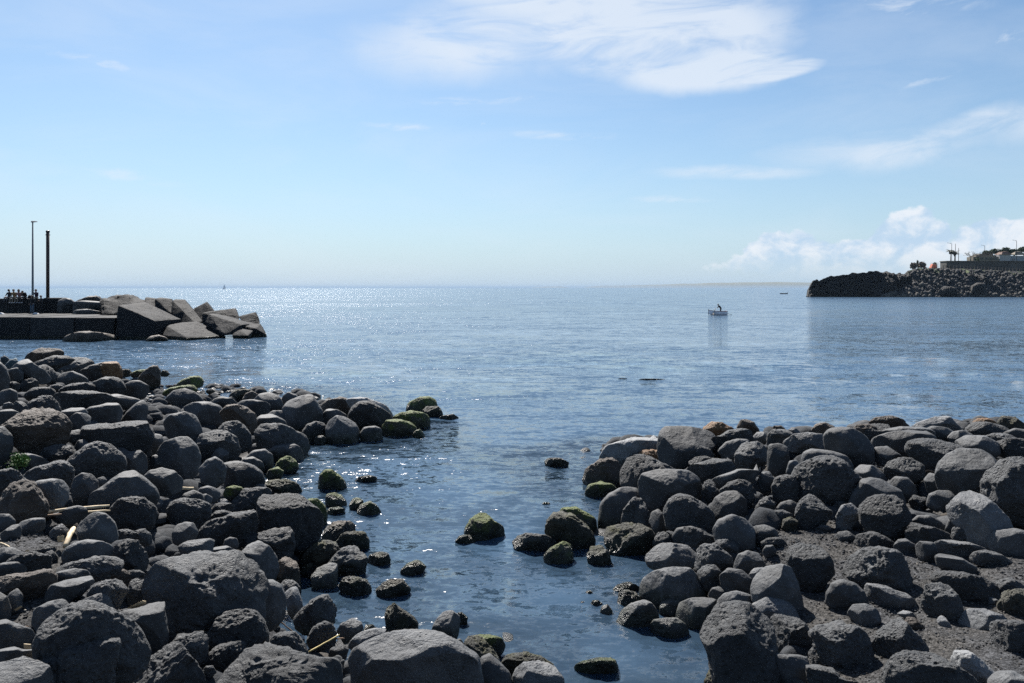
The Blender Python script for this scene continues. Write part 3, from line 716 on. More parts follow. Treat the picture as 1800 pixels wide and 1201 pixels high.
b|0|round grey rock behind the light flat boulder|468,730 480,721 498,722 510,735 513,750 495,752 478,742
p|.15|pitted boulder in the middle of the point, left of the mound-like one|384,754 395,742 415,740 430,748 440,765 442,782 425,790 400,777 388,767
a|.15|big mound-like boulder with a long tail at the inner side of the point|441,768 450,749 470,742 495,745 515,757 535,765 552,786 543,795 520,794 480,793 450,788
b|0|large smooth dark boulder above the round smooth one, left bank|290,740 300,727 325,724 342,730 350,748 358,767 345,778 315,775 295,762
a|.25|lumpy rough boulder below the pitted boulder of the point|342,777 355,762 378,755 400,762 415,772 423,792 415,806 385,808 360,803 345,792
b|0|small dark rock at the foot of the lumpy rough boulder|371,805 378,790 390,786 402,796 400,812 380,816
b|0|big round smooth black boulder in the middle of the left bank|278,792 290,774 310,768 330,769 345,785 352,805 348,827 330,840 300,837 283,817
b|.1|dark round boulder left of the big round smooth black one|258,814 268,801 285,797 300,803 305,817 290,828 265,825
b|.1|large dark rounded boulder below the big round smooth black one|250,838 265,826 285,823 305,829 320,847 318,862 290,866 255,860
b|.1|angular black boulder right of the big round smooth one|351,822 365,808 378,802 390,812 398,824 393,844 375,853 355,845
b|.4|large black boulder with a pale ridge, right of the angular black one|389,817 400,806 420,810 445,820 460,832 466,847 455,858 415,861 395,848
b|.15|dark oval boulder above the boulder with the pale ridge|430,805 445,792 465,790 478,800 481,817 470,828 450,821
b|.4|long smooth grey boulder at the shore behind the half-green one|467,793 485,782 515,780 528,788 535,805 525,815 500,815 480,803
b|.3|pale grey rock between the dark oval and the pale-ridged boulder|419,818 428,806 445,803 460,812 466,825 450,832 430,828
g|.2|round half-green boulder at the waterline below the point|483,820 492,807 505,802 518,808 525,822 518,829 495,830
g|.4|low green-grey rock below the round half-green boulder|467,836 474,825 488,821 499,830 494,840 474,842
k|0|tiny purple-black rock alone in the water of the little bay|360,688 366,684 375,685 378,689 368,692
p|.15|dark rough rock at the shore between the point and the mound-like boulder|528,764 540,746 555,740 570,745 575,760 570,771 545,775
b|.3|smooth grey boulder behind the round black one on the point|565,730 575,718 592,720 610,730 600,745 570,745
b|0|round black boulder near the tip of the point|572,752 578,738 592,730 608,733 625,745 633,760 628,773 605,780 580,779 573,767
n|.1|reddish brown oval boulder on top of the point|563,714 575,703 600,698 615,703 624,715 612,726 580,726
w|.2|pale whitish boulder on the seaward edge of the point|607,702 618,692 632,692 655,704 678,712 688,722 693,730 680,738 640,728 615,717
p|.15|large ragged brown-black boulder in front of the pale whitish one|611,732 620,715 635,705 650,706 670,718 688,730 691,744 680,752 640,752 618,744
b|.1|low dark boulder at the waterline below the large ragged one|631,763 640,751 660,749 670,755 673,770 660,778 638,778
g|.4|pale speckled low boulder at the tip of the point|670,748 680,736 700,737 720,742 736,756 728,765 700,766 675,761
g|.3|yellow-green mossy boulder, outermost of the point's joined rocks|688,734 705,725 725,722 750,728 758,741 750,751 730,750 705,743
g|.1|small bright green stone at the water below the point's tip|725,765 730,757 738,754 748,765 744,770 730,770
g|.25|mossy rounded boulder standing in the water beyond the point's tip|710,722 720,705 738,698 755,697 768,704 771,717 760,727 730,727
k|.1|flat black boulder leaning on the mossy one beyond the point's tip|740,722 748,714 770,714 779,727 775,736 750,735
k|0|black shard lying in the water right of the point's tip|766,736 780,730 797,728 808,735 800,740 776,740
l|0|small pale wet stone at the foot of the point|549,774 555,767 568,766 576,773 568,779 555,779
g|0|tiny yellow-green stone in the water below the round black boulder|605,777 611,772 619,775 615,781 607,781
b|.1|dark boulder below the smooth dark boulder with the peaked neighbour, upper left|222,768 232,760 248,770 262,785 268,800 250,806 232,800
b|0|dark boulder wedged between the saddle-shaped and the round smooth boulder|262,775 272,762 284,765 290,782 282,798 268,800
a|.2|grey rock left of the dark low rocks behind the giant block|212,1008 225,1002 245,1004 256,1016 250,1028 225,1030
b|.2|dark rounded stone right of the smooth dark egg boulder|205,975 212,962 222,965 226,982 215,990
a|.3|grey rock in the gap above the pitted boulder of the left gravel|60,965 72,955 90,958 98,968 85,976 66,975
b|0|black rounded boulder between the canes and the smooth dark egg boulder|100,905 112,893 135,890 150,896 152,908 130,918 108,916
b|.2|dark stone at the foot of the half-green boulder's left neighbour|440,862 452,850 466,852 470,864 458,872
b|.2|dark boulder left of the big hollowed boulder, below the streaked one|415,915 425,902 440,898 455,910 456,930 440,935 425,930
a|.3|dark broken rock at the shore below the rough pale-faced boulder|490,1030 500,1018 515,1020 528,1034 524,1048 505,1048"""
ROCK_R = """n|.1|low reddish rock alone in the water in the mouth of the cove|954,814 962,806 985,805 1002,813 995,820 970,821
g|.2|pyramid-shaped moss-edged rock in the middle of the cove|816,931 828,912 842,901 855,902 868,915 885,925 891,938 875,948 845,951 825,942
k|.5|flat sparkling rock awash at the foot of the pyramid-shaped rock|798,952 808,942 825,941 838,952 825,960 805,959
p|.15|low dark pitted oval rock, leftmost of the right-hand shore|898,954 908,942 930,938 960,941 980,952 975,964 945,972 912,969
k|.35|large pale-pitted boulder right of the low dark pitted oval|957,932 965,912 985,902 1005,905 1030,922 1045,940 1049,957 1030,967 990,965 962,952
g|.3|yellowish mossy rock behind the large pale-pitted boulder|981,902 990,892 1010,891 1030,900 1048,910 1052,930 1040,935 1015,922 990,910
g|.15|pointed greenish rock in the water in front of the pale-pitted boulder|954,977 970,962 990,953 1005,957 1010,977 1005,990 980,994 960,987
k|0|black spiky-topped rock in the water below the mussel-rough cube|1031,977 1040,960 1055,957 1068,967 1077,987 1065,996 1040,995
n|.2|brownish humped boulder at the left tip of the right mound|1022,840 1035,820 1055,808 1075,806 1090,815 1096,842 1085,862 1055,858 1035,850
g|.4|bright green weedy rock at the waterline of the right mound|1027,866 1035,853 1055,847 1075,850 1088,861 1075,873 1050,878 1032,876
g|.2|tiny green rock awash between the cove mouth and the right mound|951,888 956,883 965,883 970,889 962,892
w|.3|long white-backed boulder with green flank, far left of the right mound|1053,802 1065,785 1085,778 1110,770 1135,763 1152,764 1162,774 1160,792 1140,803 1100,811 1070,815 1055,811
b|.1|big square-shouldered black boulder next to the white-backed one|1155,787 1160,758 1170,751 1200,750 1235,753 1255,760 1259,777 1245,797 1220,813 1180,818 1158,803
o|.2|small orange-backed oval rock below the white-backed boulder|1118,803 1128,793 1145,790 1165,794 1176,802 1165,813 1130,815
p|.1|wave-shaped dark boulder right of the brownish humped one|1088,830 1100,808 1120,800 1145,803 1170,815 1196,828 1180,850 1140,860 1100,862 1090,848
b|.15|largest smooth dark boulder at the left end of the right mound|1122,852 1130,835 1155,827 1180,825 1210,828 1228,840 1235,862 1228,880 1200,890 1160,892 1135,884 1125,870
b|.1|long smooth rounded boulder sloping to the cove below the largest smooth one|1050,908 1055,887 1070,869 1090,858 1118,855 1128,870 1122,888 1100,910 1090,925 1060,928
a|.2|dark boulder with a pale rough triangle right of the sloping smooth one|1089,922 1098,895 1112,873 1125,871 1135,887 1144,907 1140,926 1110,932
p|.25|pitted helmet-shaped boulder below the largest smooth dark boulder|1165,900 1175,881 1195,868 1215,871 1235,883 1250,896 1258,912 1245,926 1200,930 1170,924
p|.1|round finely pitted rock right of the square-shouldered boulder|1211,800 1218,786 1232,781 1246,787 1256,800 1248,812 1225,815
o|.1|orange and black boulder on the crest of the right mound|1235,754 1250,742 1270,743 1290,753 1288,770 1255,772 1240,764
a|.3|lumpy dark boulder on the crest right of the orange and black one|1248,787 1252,772 1268,768 1280,758 1300,752 1322,755 1325,775 1300,788 1265,800
b|.2|slanting oval boulder below the lumpy crest boulder|1262,793 1275,778 1300,770 1315,772 1321,787 1305,803 1275,808
p|.4|low oval rock below the round finely pitted one|1210,814 1222,804 1240,801 1255,806 1250,820 1225,824
p|.65|broad flat rough-topped slab in the middle left of the right mound|1203,827 1220,818 1245,810 1270,798 1285,806 1293,822 1270,835 1245,844 1225,840
b|.1|long dark wedge lying across below the broad rough-topped slab|1245,845 1268,837 1290,828 1310,815 1328,813 1337,820 1325,842 1300,855 1265,860
a|.3|broken rock right of the largest smooth dark boulder|1232,868 1238,847 1250,842 1262,860 1267,878 1250,884
p|.3|low rough rock under the long dark wedge|1263,865 1280,849 1305,842 1320,850 1326,872 1315,884 1280,881
b|.1|smooth round boulder below the low rough rock, middle of the right mound|1248,893 1258,875 1275,864 1295,862 1310,875 1313,897 1300,911 1270,911 1255,904
n|0|dark brown round boulder standing out on the crest of the right mound|1296,752 1303,740 1315,738 1326,742 1336,758 1320,768 1300,765
n|0|small dark rock peeping over the crest right of the brown round one|1354,756 1360,749 1372,748 1382,755 1376,762 1358,762
l|.1|pale rock behind the crest right of the small peeping one|1384,760 1392,751 1400,752 1409,762 1400,768 1388,768
a|.35|cracked flat rock on the crest below the small peeping rocks|1347,770 1358,756 1380,755 1400,760 1390,775 1370,783 1350,781
l|.3|pale striped rock between the lumpy and the cracked crest rocks|1322,770 1330,760 1342,758 1349,768 1345,778 1328,780
a|.3|ball-shaped boulder with a scarred face near the crest|1290,807 1297,789 1312,775 1330,774 1345,785 1351,800 1342,817 1320,825 1298,822
b|.1|upright dark cube-like boulder right of the ball-shaped one|1349,797 1352,783 1370,780 1383,785 1388,807 1385,827 1365,830 1350,823
l|.5|flat pale layered rock on the crest left of the big dark round boulder|1378,780 1395,765 1420,760 1450,762 1460,777 1452,790 1420,794 1390,791
n|.2|pinkish brown rock behind the crest, left of the big dark round one|1427,757 1436,747 1450,743 1465,746 1473,757 1455,765 1432,765
b|.05|big dark round boulder on the crest, middle of the right mound|1450,768 1460,756 1478,751 1500,753 1520,765 1533,785 1534,808 1520,821 1490,823 1465,808 1452,788
b|.2|smooth arched boulder behind the large rough hump|1409,818 1415,798 1430,790 1460,792 1485,798 1499,817 1490,828 1450,830 1412,830
p|.4|large rough humped boulder in the middle of the right mound|1393,845 1400,826 1425,812 1445,804 1465,802 1485,812 1500,828 1518,844 1508,864 1480,874 1440,877 1405,872 1393,858
p|.2|bubbly rock against the left foot of the large rough hump|1357,858 1362,841 1378,834 1398,836 1404,857 1402,875 1385,885 1362,878
b|.45|smooth boulder with a pale slope right of the large rough hump|1494,888 1505,866 1515,846 1530,840 1550,842 1580,858 1588,880 1560,900 1520,902 1500,898
p|.5|rough three-cornered boulder below the large rough hump|1398,907 1405,886 1422,871 1435,875 1462,898 1452,912 1440,927 1415,932 1402,922
b|.3|low spotted rock left of the rough three-cornered boulder|1361,900 1372,884 1388,878 1402,884 1400,902 1380,910
a|.2|dark ridged rock left of the low spotted rock|1320,906 1335,880 1348,871 1362,882 1360,900 1342,908
n|.2|pink-tinged rock behind the big dark round crest boulder|1498,760 1508,748 1525,744 1545,750 1552,765 1535,775 1510,772
l|.3|hollow cup-shaped rock right of the rough three-cornered boulder|1470,910 1480,890 1495,884 1509,895 1505,917 1492,936 1470,930
n|0|flat dark brown boulder on the crest, left of the pale pointed one|1527,750 1540,735 1565,731 1585,735 1598,749 1585,758 1545,760
p|.1|pitted boulder in front of the flat dark brown crest boulder|1513,762 1525,748 1545,744 1558,745 1568,757 1550,773 1530,776 1515,772
l|.2|pale pointed ribbed boulder on the crest of the right mound|1605,750 1625,742 1645,732 1665,730 1675,741 1690,754 1670,764 1630,762
b|.2|long flat boulder behind the long tilted smooth one|1541,772 1558,758 1585,750 1620,748 1640,756 1635,770 1590,772 1555,780
b|.1|dark boulder in front of the pale pointed ribbed one|1622,760 1640,750 1665,751 1682,763 1678,775 1650,778 1628,774
b|.3|long tilted smooth boulder below the crest, right of the big dark round one|1533,787 1540,773 1565,762 1595,755 1622,753 1638,763 1641,774 1620,788 1590,798 1560,800 1540,798
b|.1|dark smooth rock under the left end of the long tilted one|1533,802 1540,788 1560,785 1580,797 1588,808 1570,818 1545,815
p|.4|shell-shaped boulder with a hollowed pale left side|1595,797 1600,780 1620,773 1650,772 1675,778 1697,782 1692,798 1670,818 1650,832 1625,828 1608,810
p|.15|dark honeycombed block below the shell-shaped boulder|1556,834 1562,815 1580,804 1600,805 1622,815 1621,835 1600,846 1570,845
b|.15|very large round dark boulder with a smooth face, right side of the mound|1650,843 1655,821 1670,802 1690,790 1720,788 1735,795 1750,812 1755,830 1748,853 1730,873 1700,878 1670,871 1655,858
p|.4|huge pitted boulder cut by the right edge, halfway up|1730,852 1738,833 1752,825 1758,812 1775,806 1800,802 1825,810 1832,880 1805,910 1770,904 1745,888 1732,870
o|.3|flat reddish rock on the crest behind the oval pitted one|1711,744 1720,736 1735,735 1748,739 1752,746 1735,750 1715,750
p|.2|oval pitted boulder on the crest below the flat reddish rock|1702,757 1712,744 1740,742 1760,747 1773,757 1755,768 1720,769
k|.1|dark speckled boulder on the crest at the right edge|1755,745 1765,733 1785,732 1800,745 1808,755 1775,758
b|.2|small dark rock right of the dark boulder under the pale pointed one|1664,775 1675,760 1692,755 1708,762 1705,775 1682,783
b|.3|smooth grey boulder above the very large round dark one|1680,780 1700,767 1730,765 1750,775 1754,792 1740,800 1710,792 1690,788
a|.4|low flat rock under the dark speckled crest boulder|1733,770 1750,762 1775,763 1792,773 1770,782 1742,780
b|.2|grey rock at the right edge under the dark speckled crest boulder|1765,764 1785,753 1810,755 1815,772 1790,776 1770,773
p|.25|pitted grey boulder at the right edge above the huge pitted one|1747,797 1750,782 1770,772 1808,770 1815,797 1780,804
b|.2|round-topped boulder left of the dark pitted boulder, right slope|1562,853 1575,839 1595,839 1606,851 1612,872 1590,878 1570,872
p|.1|large black pitted boulder in the middle of the right slope|1513,898 1525,881 1545,870 1570,870 1585,880 1595,895 1598,917 1590,934 1560,942 1530,934 1516,918
a|.4|rough pale low rock right of the large black pitted boulder|1598,885 1608,872 1625,873 1637,882 1630,893 1608,896
b|.3|arched grey rock below the very large round dark boulder|1629,890 1635,871 1650,862 1668,861 1678,871 1664,884 1648,896
l|.45|tall tent-shaped grey boulder with a dark recess, right side|1668,903 1680,886 1695,869 1712,863 1730,870 1745,885 1765,905 1774,924 1755,941 1725,954 1705,949 1695,928 1675,918
b|.2|low dome-shaped rock left of the tall tent-shaped boulder|1601,922 1615,908 1635,905 1652,915 1659,930 1630,935
a|.5|long angular block below the low dome-shaped rock|1585,943 1592,926 1610,921 1640,927 1665,932 1675,950 1655,960 1620,958 1590,953
p|.15|small round pitted rock at the foot of the tent-shaped boulder|1672,945 1676,930 1688,924 1700,930 1708,945 1698,954 1680,954
b|.3|small grey rock behind the small round pitted one|1662,930 1668,914 1676,910 1683,922 1680,936 1668,938
b|.15|black pointed-end boulder at the right edge below the huge pitted one|1738,955 1750,939 1780,929 1810,932 1815,973 1770,975 1745,968
p|.3|low rough rock at the foot of the large black pitted boulder|1500,960 1510,943 1535,936 1558,942 1577,957 1565,966 1530,969 1505,968
b|.4|smooth light stone left of the dark squarish one, right gravel|1572,962 1580,950 1592,947 1608,956 1612,970 1590,975 1575,972
b|0|dark squarish rock between the smooth light stone and the long pale one|1610,962 1618,953 1640,953 1648,968 1646,987 1630,988 1613,977
l|.4|long pale spindle-shaped rock in the right gravel|1642,965 1660,954 1700,952 1725,958 1743,969 1720,979 1680,982 1648,979
b|.5|angular dark-sided slab below the long pale spindle-shaped rock|1647,983 1660,975 1690,980 1715,992 1706,1006 1670,1006 1650,998
p|.4|low crumbly rock right of the angular dark-sided slab|1706,988 1715,974 1735,969 1760,973 1779,984 1755,994 1725,995
a|.4|large rounded boulder with a pitted pale top in the right gravel|1487,1003 1498,986 1520,970 1545,965 1575,966 1595,980 1606,997 1612,1022 1590,1033 1550,1037 1515,1032 1492,1018
p|.25|long pitted dark boulder lying in the right gravel|1641,1028 1650,1013 1680,1008 1720,1009 1742,1018 1751,1037 1738,1055 1700,1057 1660,1048
p|.2|low dark rock right of the long pitted dark boulder|1745,1040 1755,1025 1775,1017 1795,1024 1802,1040 1780,1050 1755,1050
a|.3|pointed two-toned boulder below the long pitted dark one|1624,1062 1630,1036 1650,1026 1668,1026 1680,1040 1690,1067 1690,1083 1675,1093 1645,1083 1626,1075
l|.6|flat pale angular slab under the large rounded boulder|1519,1048 1525,1031 1550,1027 1572,1037 1590,1038 1608,1050 1600,1063 1565,1065 1522,1063
l|.5|small pale flat rock between the pointed and the lumpy black boulder|1725,1062 1730,1051 1745,1050 1762,1057 1760,1068 1735,1070
k|.1|lumpy black rock cut by the right edge in the right gravel|1758,1067 1768,1046 1785,1036 1815,1036 1818,1087 1780,1085 1762,1078
l|.65|low smooth pale rock half buried in the right gravel|1686,1093 1700,1077 1730,1071 1760,1076 1778,1092 1755,1106 1715,1108 1690,1104
p|.1|dark rough rock at the right edge below the half-buried pale one|1740,1120 1748,1103 1765,1095 1790,1090 1815,1095 1820,1137 1780,1143 1750,1138
a|.35|round-shouldered tilted boulder in the lower right gravel|1532,1143 1545,1113 1560,1096 1580,1091 1605,1108 1625,1118 1632,1133 1620,1151 1590,1165 1560,1168 1540,1158
n|.3|small brown speckled rock behind the round-shouldered tilted boulder|1586,1102 1595,1087 1608,1087 1620,1096 1628,1108 1612,1114 1595,1110
p|.5|wide pitted flat boulder cut by the bottom edge, lower right|1560,1200 1575,1173 1600,1158 1640,1154 1680,1165 1708,1182 1720,1225 1640,1232 1562,1228
w|.4|white-crusted glassy rock in the lower right corner gravel|1675,1168 1682,1149 1700,1147 1725,1160 1747,1176 1737,1190 1715,1198 1700,1184 1680,1175
l|.6|thin pale stone lying left of the pointed two-toned boulder|1578,1082 1588,1074 1602,1075 1611,1083 1598,1088
l|.5|small flat pale stone just below the pointed two-toned boulder|1646,1092 1652,1082 1662,1086 1673,1100 1665,1106 1652,1100
b|.5|grey slab cut by the bottom right corner|1742,1205 1755,1188 1780,1180 1815,1192 1815,1225 1750,1222
b|.3|grey smooth rock left of the round-shouldered tilted boulder|1490,1083 1500,1067 1520,1062 1540,1068 1547,1086 1530,1098 1505,1095
b|.15|nearly round dark rock below the large rounded gravel boulder|1453,1048 1462,1031 1480,1022 1502,1024 1517,1035 1525,1057 1515,1070 1490,1074 1465,1068 1455,1061
l|.5|pale faceted wedge at the bottom of the right bank, above the big black one|1318,1072 1345,1053 1373,1047 1390,1060 1404,1076 1408,1088 1370,1092 1338,1086
p|.4|massive black boulder with a pitted top at the cove's lower right|1236,1108 1245,1086 1265,1071 1290,1065 1320,1067 1345,1078 1356,1096 1363,1132 1368,1168 1352,1205 1330,1228 1270,1228 1256,1190 1246,1155 1232,1132
a|.4|square-topped boulder right of the massive black one|1353,1098 1365,1085 1400,1086 1420,1096 1429,1117 1423,1138 1400,1153 1375,1155 1361,1133
a|.5|blue-grey boulder with a smooth scooped top, lower right|1425,1117 1440,1104 1475,1096 1505,1100 1520,1115 1528,1143 1520,1160 1500,1176 1465,1174 1440,1154 1428,1135
p|.2|small pitted ball-like rock between the square-topped and the scooped boulder|1421,1152 1430,1138 1445,1135 1458,1145 1463,1160 1448,1170 1428,1167
b|.3|pointed dark angular rock below the square-topped boulder|1338,1193 1352,1169 1362,1153 1385,1152 1404,1138 1416,1150 1423,1167 1416,1195 1395,1204 1358,1206
a|.5|greenish grey rough slab cut by the bottom edge below the scooped boulder|1420,1172 1440,1160 1460,1172 1475,1190 1518,1200 1505,1228 1430,1228 1420,1198
p|.45|boulder with a lit overhanging nose in the middle of the right gravel|1383,990 1388,966 1405,959 1435,961 1452,970 1463,985 1465,1003 1452,1012 1445,1025 1420,1035 1400,1028 1388,1008
b|.1|tall smooth dark boulder left below the one with the overhanging nose|1322,1040 1330,1017 1348,999 1375,992 1392,996 1400,1015 1411,1047 1413,1066 1385,1072 1345,1067 1325,1054
l|.3|smooth pale stone behind the tall smooth dark boulder|1316,1012 1325,1000 1340,997 1356,1004 1350,1020 1330,1030 1318,1024
b|.1|dark round-backed rock left above the tall smooth dark boulder|1290,998 1298,977 1315,969 1333,972 1342,985 1348,1001 1320,1009 1298,1007
b|.35|speckled round rock with a pale top beside the gravel, right mound's foot|1318,943 1325,927 1345,922 1362,928 1370,943 1355,953 1330,956
a|.5|low ridge-shaped stone below the speckled round rock|1335,958 1350,946 1370,943 1386,954 1375,962 1345,964
b|.2|small dark stone below the low ridge-shaped stone|1340,970 1346,960 1358,958 1365,968 1358,978 1345,978
k|0|small black knobbly rock at the top of the right gravel|1373,928 1378,914 1390,910 1402,915 1406,930 1392,936
p|.2|dark pitted rock with a lit rim above the small black knobbly one|1347,915 1355,900 1375,896 1393,902 1397,918 1378,925 1358,925
p|.4|rough flat rock left of the dark pitted lit-rimmed one|1316,918 1326,906 1345,904 1363,914 1358,926 1330,928
b|.1|large black boulder at the left of the gravel, under the smooth round one|1252,935 1262,915 1285,905 1310,910 1325,928 1325,952 1295,962 1262,955
b|.4|low grey stone at the right end of the upper gravel|1466,948 1475,936 1490,933 1507,944 1500,955 1475,956
p|.5|small oval stone at the top of the gravel below the three-cornered boulder|1433,932 1442,924 1455,923 1462,929 1452,937 1438,938
b|.2|smooth oval rock left of the pale faceted wedge|1260,1060 1275,1046 1295,1040 1320,1045 1334,1060 1330,1073 1290,1074 1263,1070
l|.3|pale grey boulder with a dark underside at the cove's right shore|1132,980 1142,965 1165,957 1195,955 1218,958 1229,970 1222,988 1200,1000 1160,1001 1138,993
k|.4|mussel-rough cube-like boulder at the waterline right of the pale-pitted one|1062,950 1068,930 1080,925 1112,917 1130,922 1148,930 1151,957 1140,971 1105,976 1075,968
b|.15|long black boulder reaching down to the cove below the pale grey one|1123,1038 1130,1020 1150,1008 1185,998 1212,997 1228,1008 1239,1030 1241,1053 1215,1064 1160,1065 1130,1055
p|.2|honeycomb-pitted rock right of the long black boulder|1225,1008 1235,995 1255,994 1268,1005 1267,1024 1252,1039 1240,1033 1230,1021
b|.2|dark rock right of the honeycomb-pitted one|1264,1015 1280,1000 1305,1002 1320,1015 1323,1042 1290,1047 1268,1035
a|.2|dark rough triangular boulder right behind the pale grey one|1218,992 1225,971 1240,957 1265,962 1285,975 1293,992 1270,1001 1235,1002
a|.15|curled rim-lit rock behind the pale grey boulder|1187,955 1195,933 1210,925 1232,932 1260,942 1272,957 1240,966 1200,963
a|.5|pale crumbly flat rock right of the curled rim-lit one|1245,965 1262,950 1282,945 1302,958 1295,972 1260,978
a|.3|small crumbly rock between the mussel-rough cube and the curled rock|1147,955 1155,938 1165,932 1178,940 1180,958 1162,966
k|.3|small square rock at the waterline left below the long black boulder|1083,1058 1088,1043 1100,1038 1120,1042 1127,1057 1120,1073 1095,1073 1085,1068
l|.2|light speckled boulder with holes at the cove's edge, lower right|1079,1094 1092,1076 1110,1064 1130,1057 1145,1060 1158,1075 1161,1092 1145,1105 1110,1109 1088,1107
l|.25|light speckled oval boulder right below the one with holes|1137,1107 1148,1093 1170,1087 1190,1087 1210,1096 1215,1109 1195,1123 1165,1126 1142,1118
b|.2|small squarish dark rock above the light speckled pair|1158,1080 1160,1057 1175,1053 1198,1056 1202,1070 1190,1086 1168,1088
b|.15|dark boulder with a yellow-green spot right of the small squarish one|1187,1083 1195,1063 1215,1054 1245,1049 1266,1056 1268,1075 1250,1092 1215,1099 1192,1094
b|.2|small oval rock above the dark boulder with the yellow-green spot|1244,1048 1252,1035 1265,1031 1278,1037 1285,1049 1270,1057 1252,1056
k|0|small rough black rock, upper of a touching pair in the lower cove|1036,1064 1042,1056 1052,1055 1060,1062 1052,1070 1040,1070
b|0|small smooth dark rock, lower of a touching pair in the lower cove|1054,1077 1058,1066 1068,1063 1077,1073 1074,1083 1062,1085
k|0|tiny black knobbly rock tip left of a smaller one, lower cove|1027,1046 1031,1039 1038,1038 1043,1043 1038,1050 1030,1050
k|0|tiny black rock tip nearest the small square rock, lower cove|1074,1043 1078,1039 1082,1041 1081,1046 1076,1046
k|0|tiniest dark reddish rock tip between two others, lower cove|1052,1044 1055,1040 1060,1042 1060,1046 1054,1047
l|0|tiny pale rock tip left of the touching pair, lower cove|1018,1063 1022,1057 1029,1058 1029,1064 1022,1066
g|.3|flat mossy kite-shaped rock in the water at the bottom of the cove|1006,1174 1025,1164 1050,1158 1065,1153 1082,1160 1088,1172 1074,1189 1050,1182 1020,1178
k|.3|olive rock with a yellowish stick on it at the foot of the massive black boulder|1238,1200 1246,1182 1258,1171 1274,1177 1280,1200 1265,1225 1245,1222
k|.6|sparkling wet flat rock awash above the small square rock|1073,1038 1085,1028 1105,1024 1126,1030 1120,1042 1090,1044
k|.2|black boulder with a brown crumbly top at the shore, bottom centre|815,1143 820,1122 838,1117 852,1125 865,1140 880,1158 876,1172 850,1176 825,1159
g|.5|green mossy rock half under water behind the crumbly-topped boulder|826,1125 838,1117 860,1116 882,1122 890,1135 880,1147 850,1146
b|.2|grey rounded boulder below the crumbly-topped one, bottom centre|838,1180 846,1158 860,1151 878,1165 896,1182 903,1210 870,1226 843,1212
k|.3|olive layered rock behind the perforated boulder, bottom centre|875,1170 892,1152 918,1148 950,1155 972,1166 982,1182 930,1182 890,1184
l|.35|light perforated boulder cut by the bottom edge left of the cove|896,1200 903,1180 920,1168 950,1161 975,1170 990,1192 993,1225 898,1225
b|.4|small grey rock in front of the light perforated boulder|938,1205 948,1185 962,1179 978,1187 988,1208 960,1222
b|.1|dark round stone at the right foot of the smooth grey egg-shaped rock|795,1142 800,1127 809,1123 818,1135 816,1150 802,1152
b|.2|dark rock between the smooth slope boulder and the black pitted one|1500,905 1508,893 1520,898 1524,915 1515,928 1502,922
b|.1|dark boulder in the gap under the shell-shaped boulder|1625,845 1635,832 1650,836 1658,855 1650,868 1632,865
b|.1|dark boulder in the gap below the big dark round crest boulder|1500,832 1512,818 1535,818 1552,830 1552,845 1525,850 1508,846
a|.3|grey stone between the rough hump and the three-cornered boulder|1462,893 1470,882 1485,880 1492,890 1482,900 1468,900
b|.1|dark boulder between the long wedge and the bubbly rock|1330,850 1338,832 1352,828 1362,842 1358,858 1340,862
b|.15|dark rock below the pitted helmet-shaped boulder|1180,945 1190,930 1215,925 1240,930 1248,942 1225,950 1195,952
b|.1|dark boulder between the sloping smooth and the pitted helmet-shaped one|1140,918 1146,900 1158,895 1170,908 1172,928 1155,936
a|.3|grey stone at the foot of the pointed dark angular rock, bottom edge|1376,1208 1384,1196 1400,1192 1418,1200 1425,1215 1400,1222
b|.2|dark rock between the upright cube-like and the smooth arched boulder|1382,830 1388,812 1400,808 1412,820 1412,836 1395,842"""
def parse(txt, group):
    out = []
    for ln in txt.strip().splitlines():
        k, s, lab, poly = ln.split('|')[:4]
        out.append((k, float(s), lab.strip(), np.array([[float(q) for q in t.split(',')] for t in poly.split()]), group))
    return out
CATS = {}
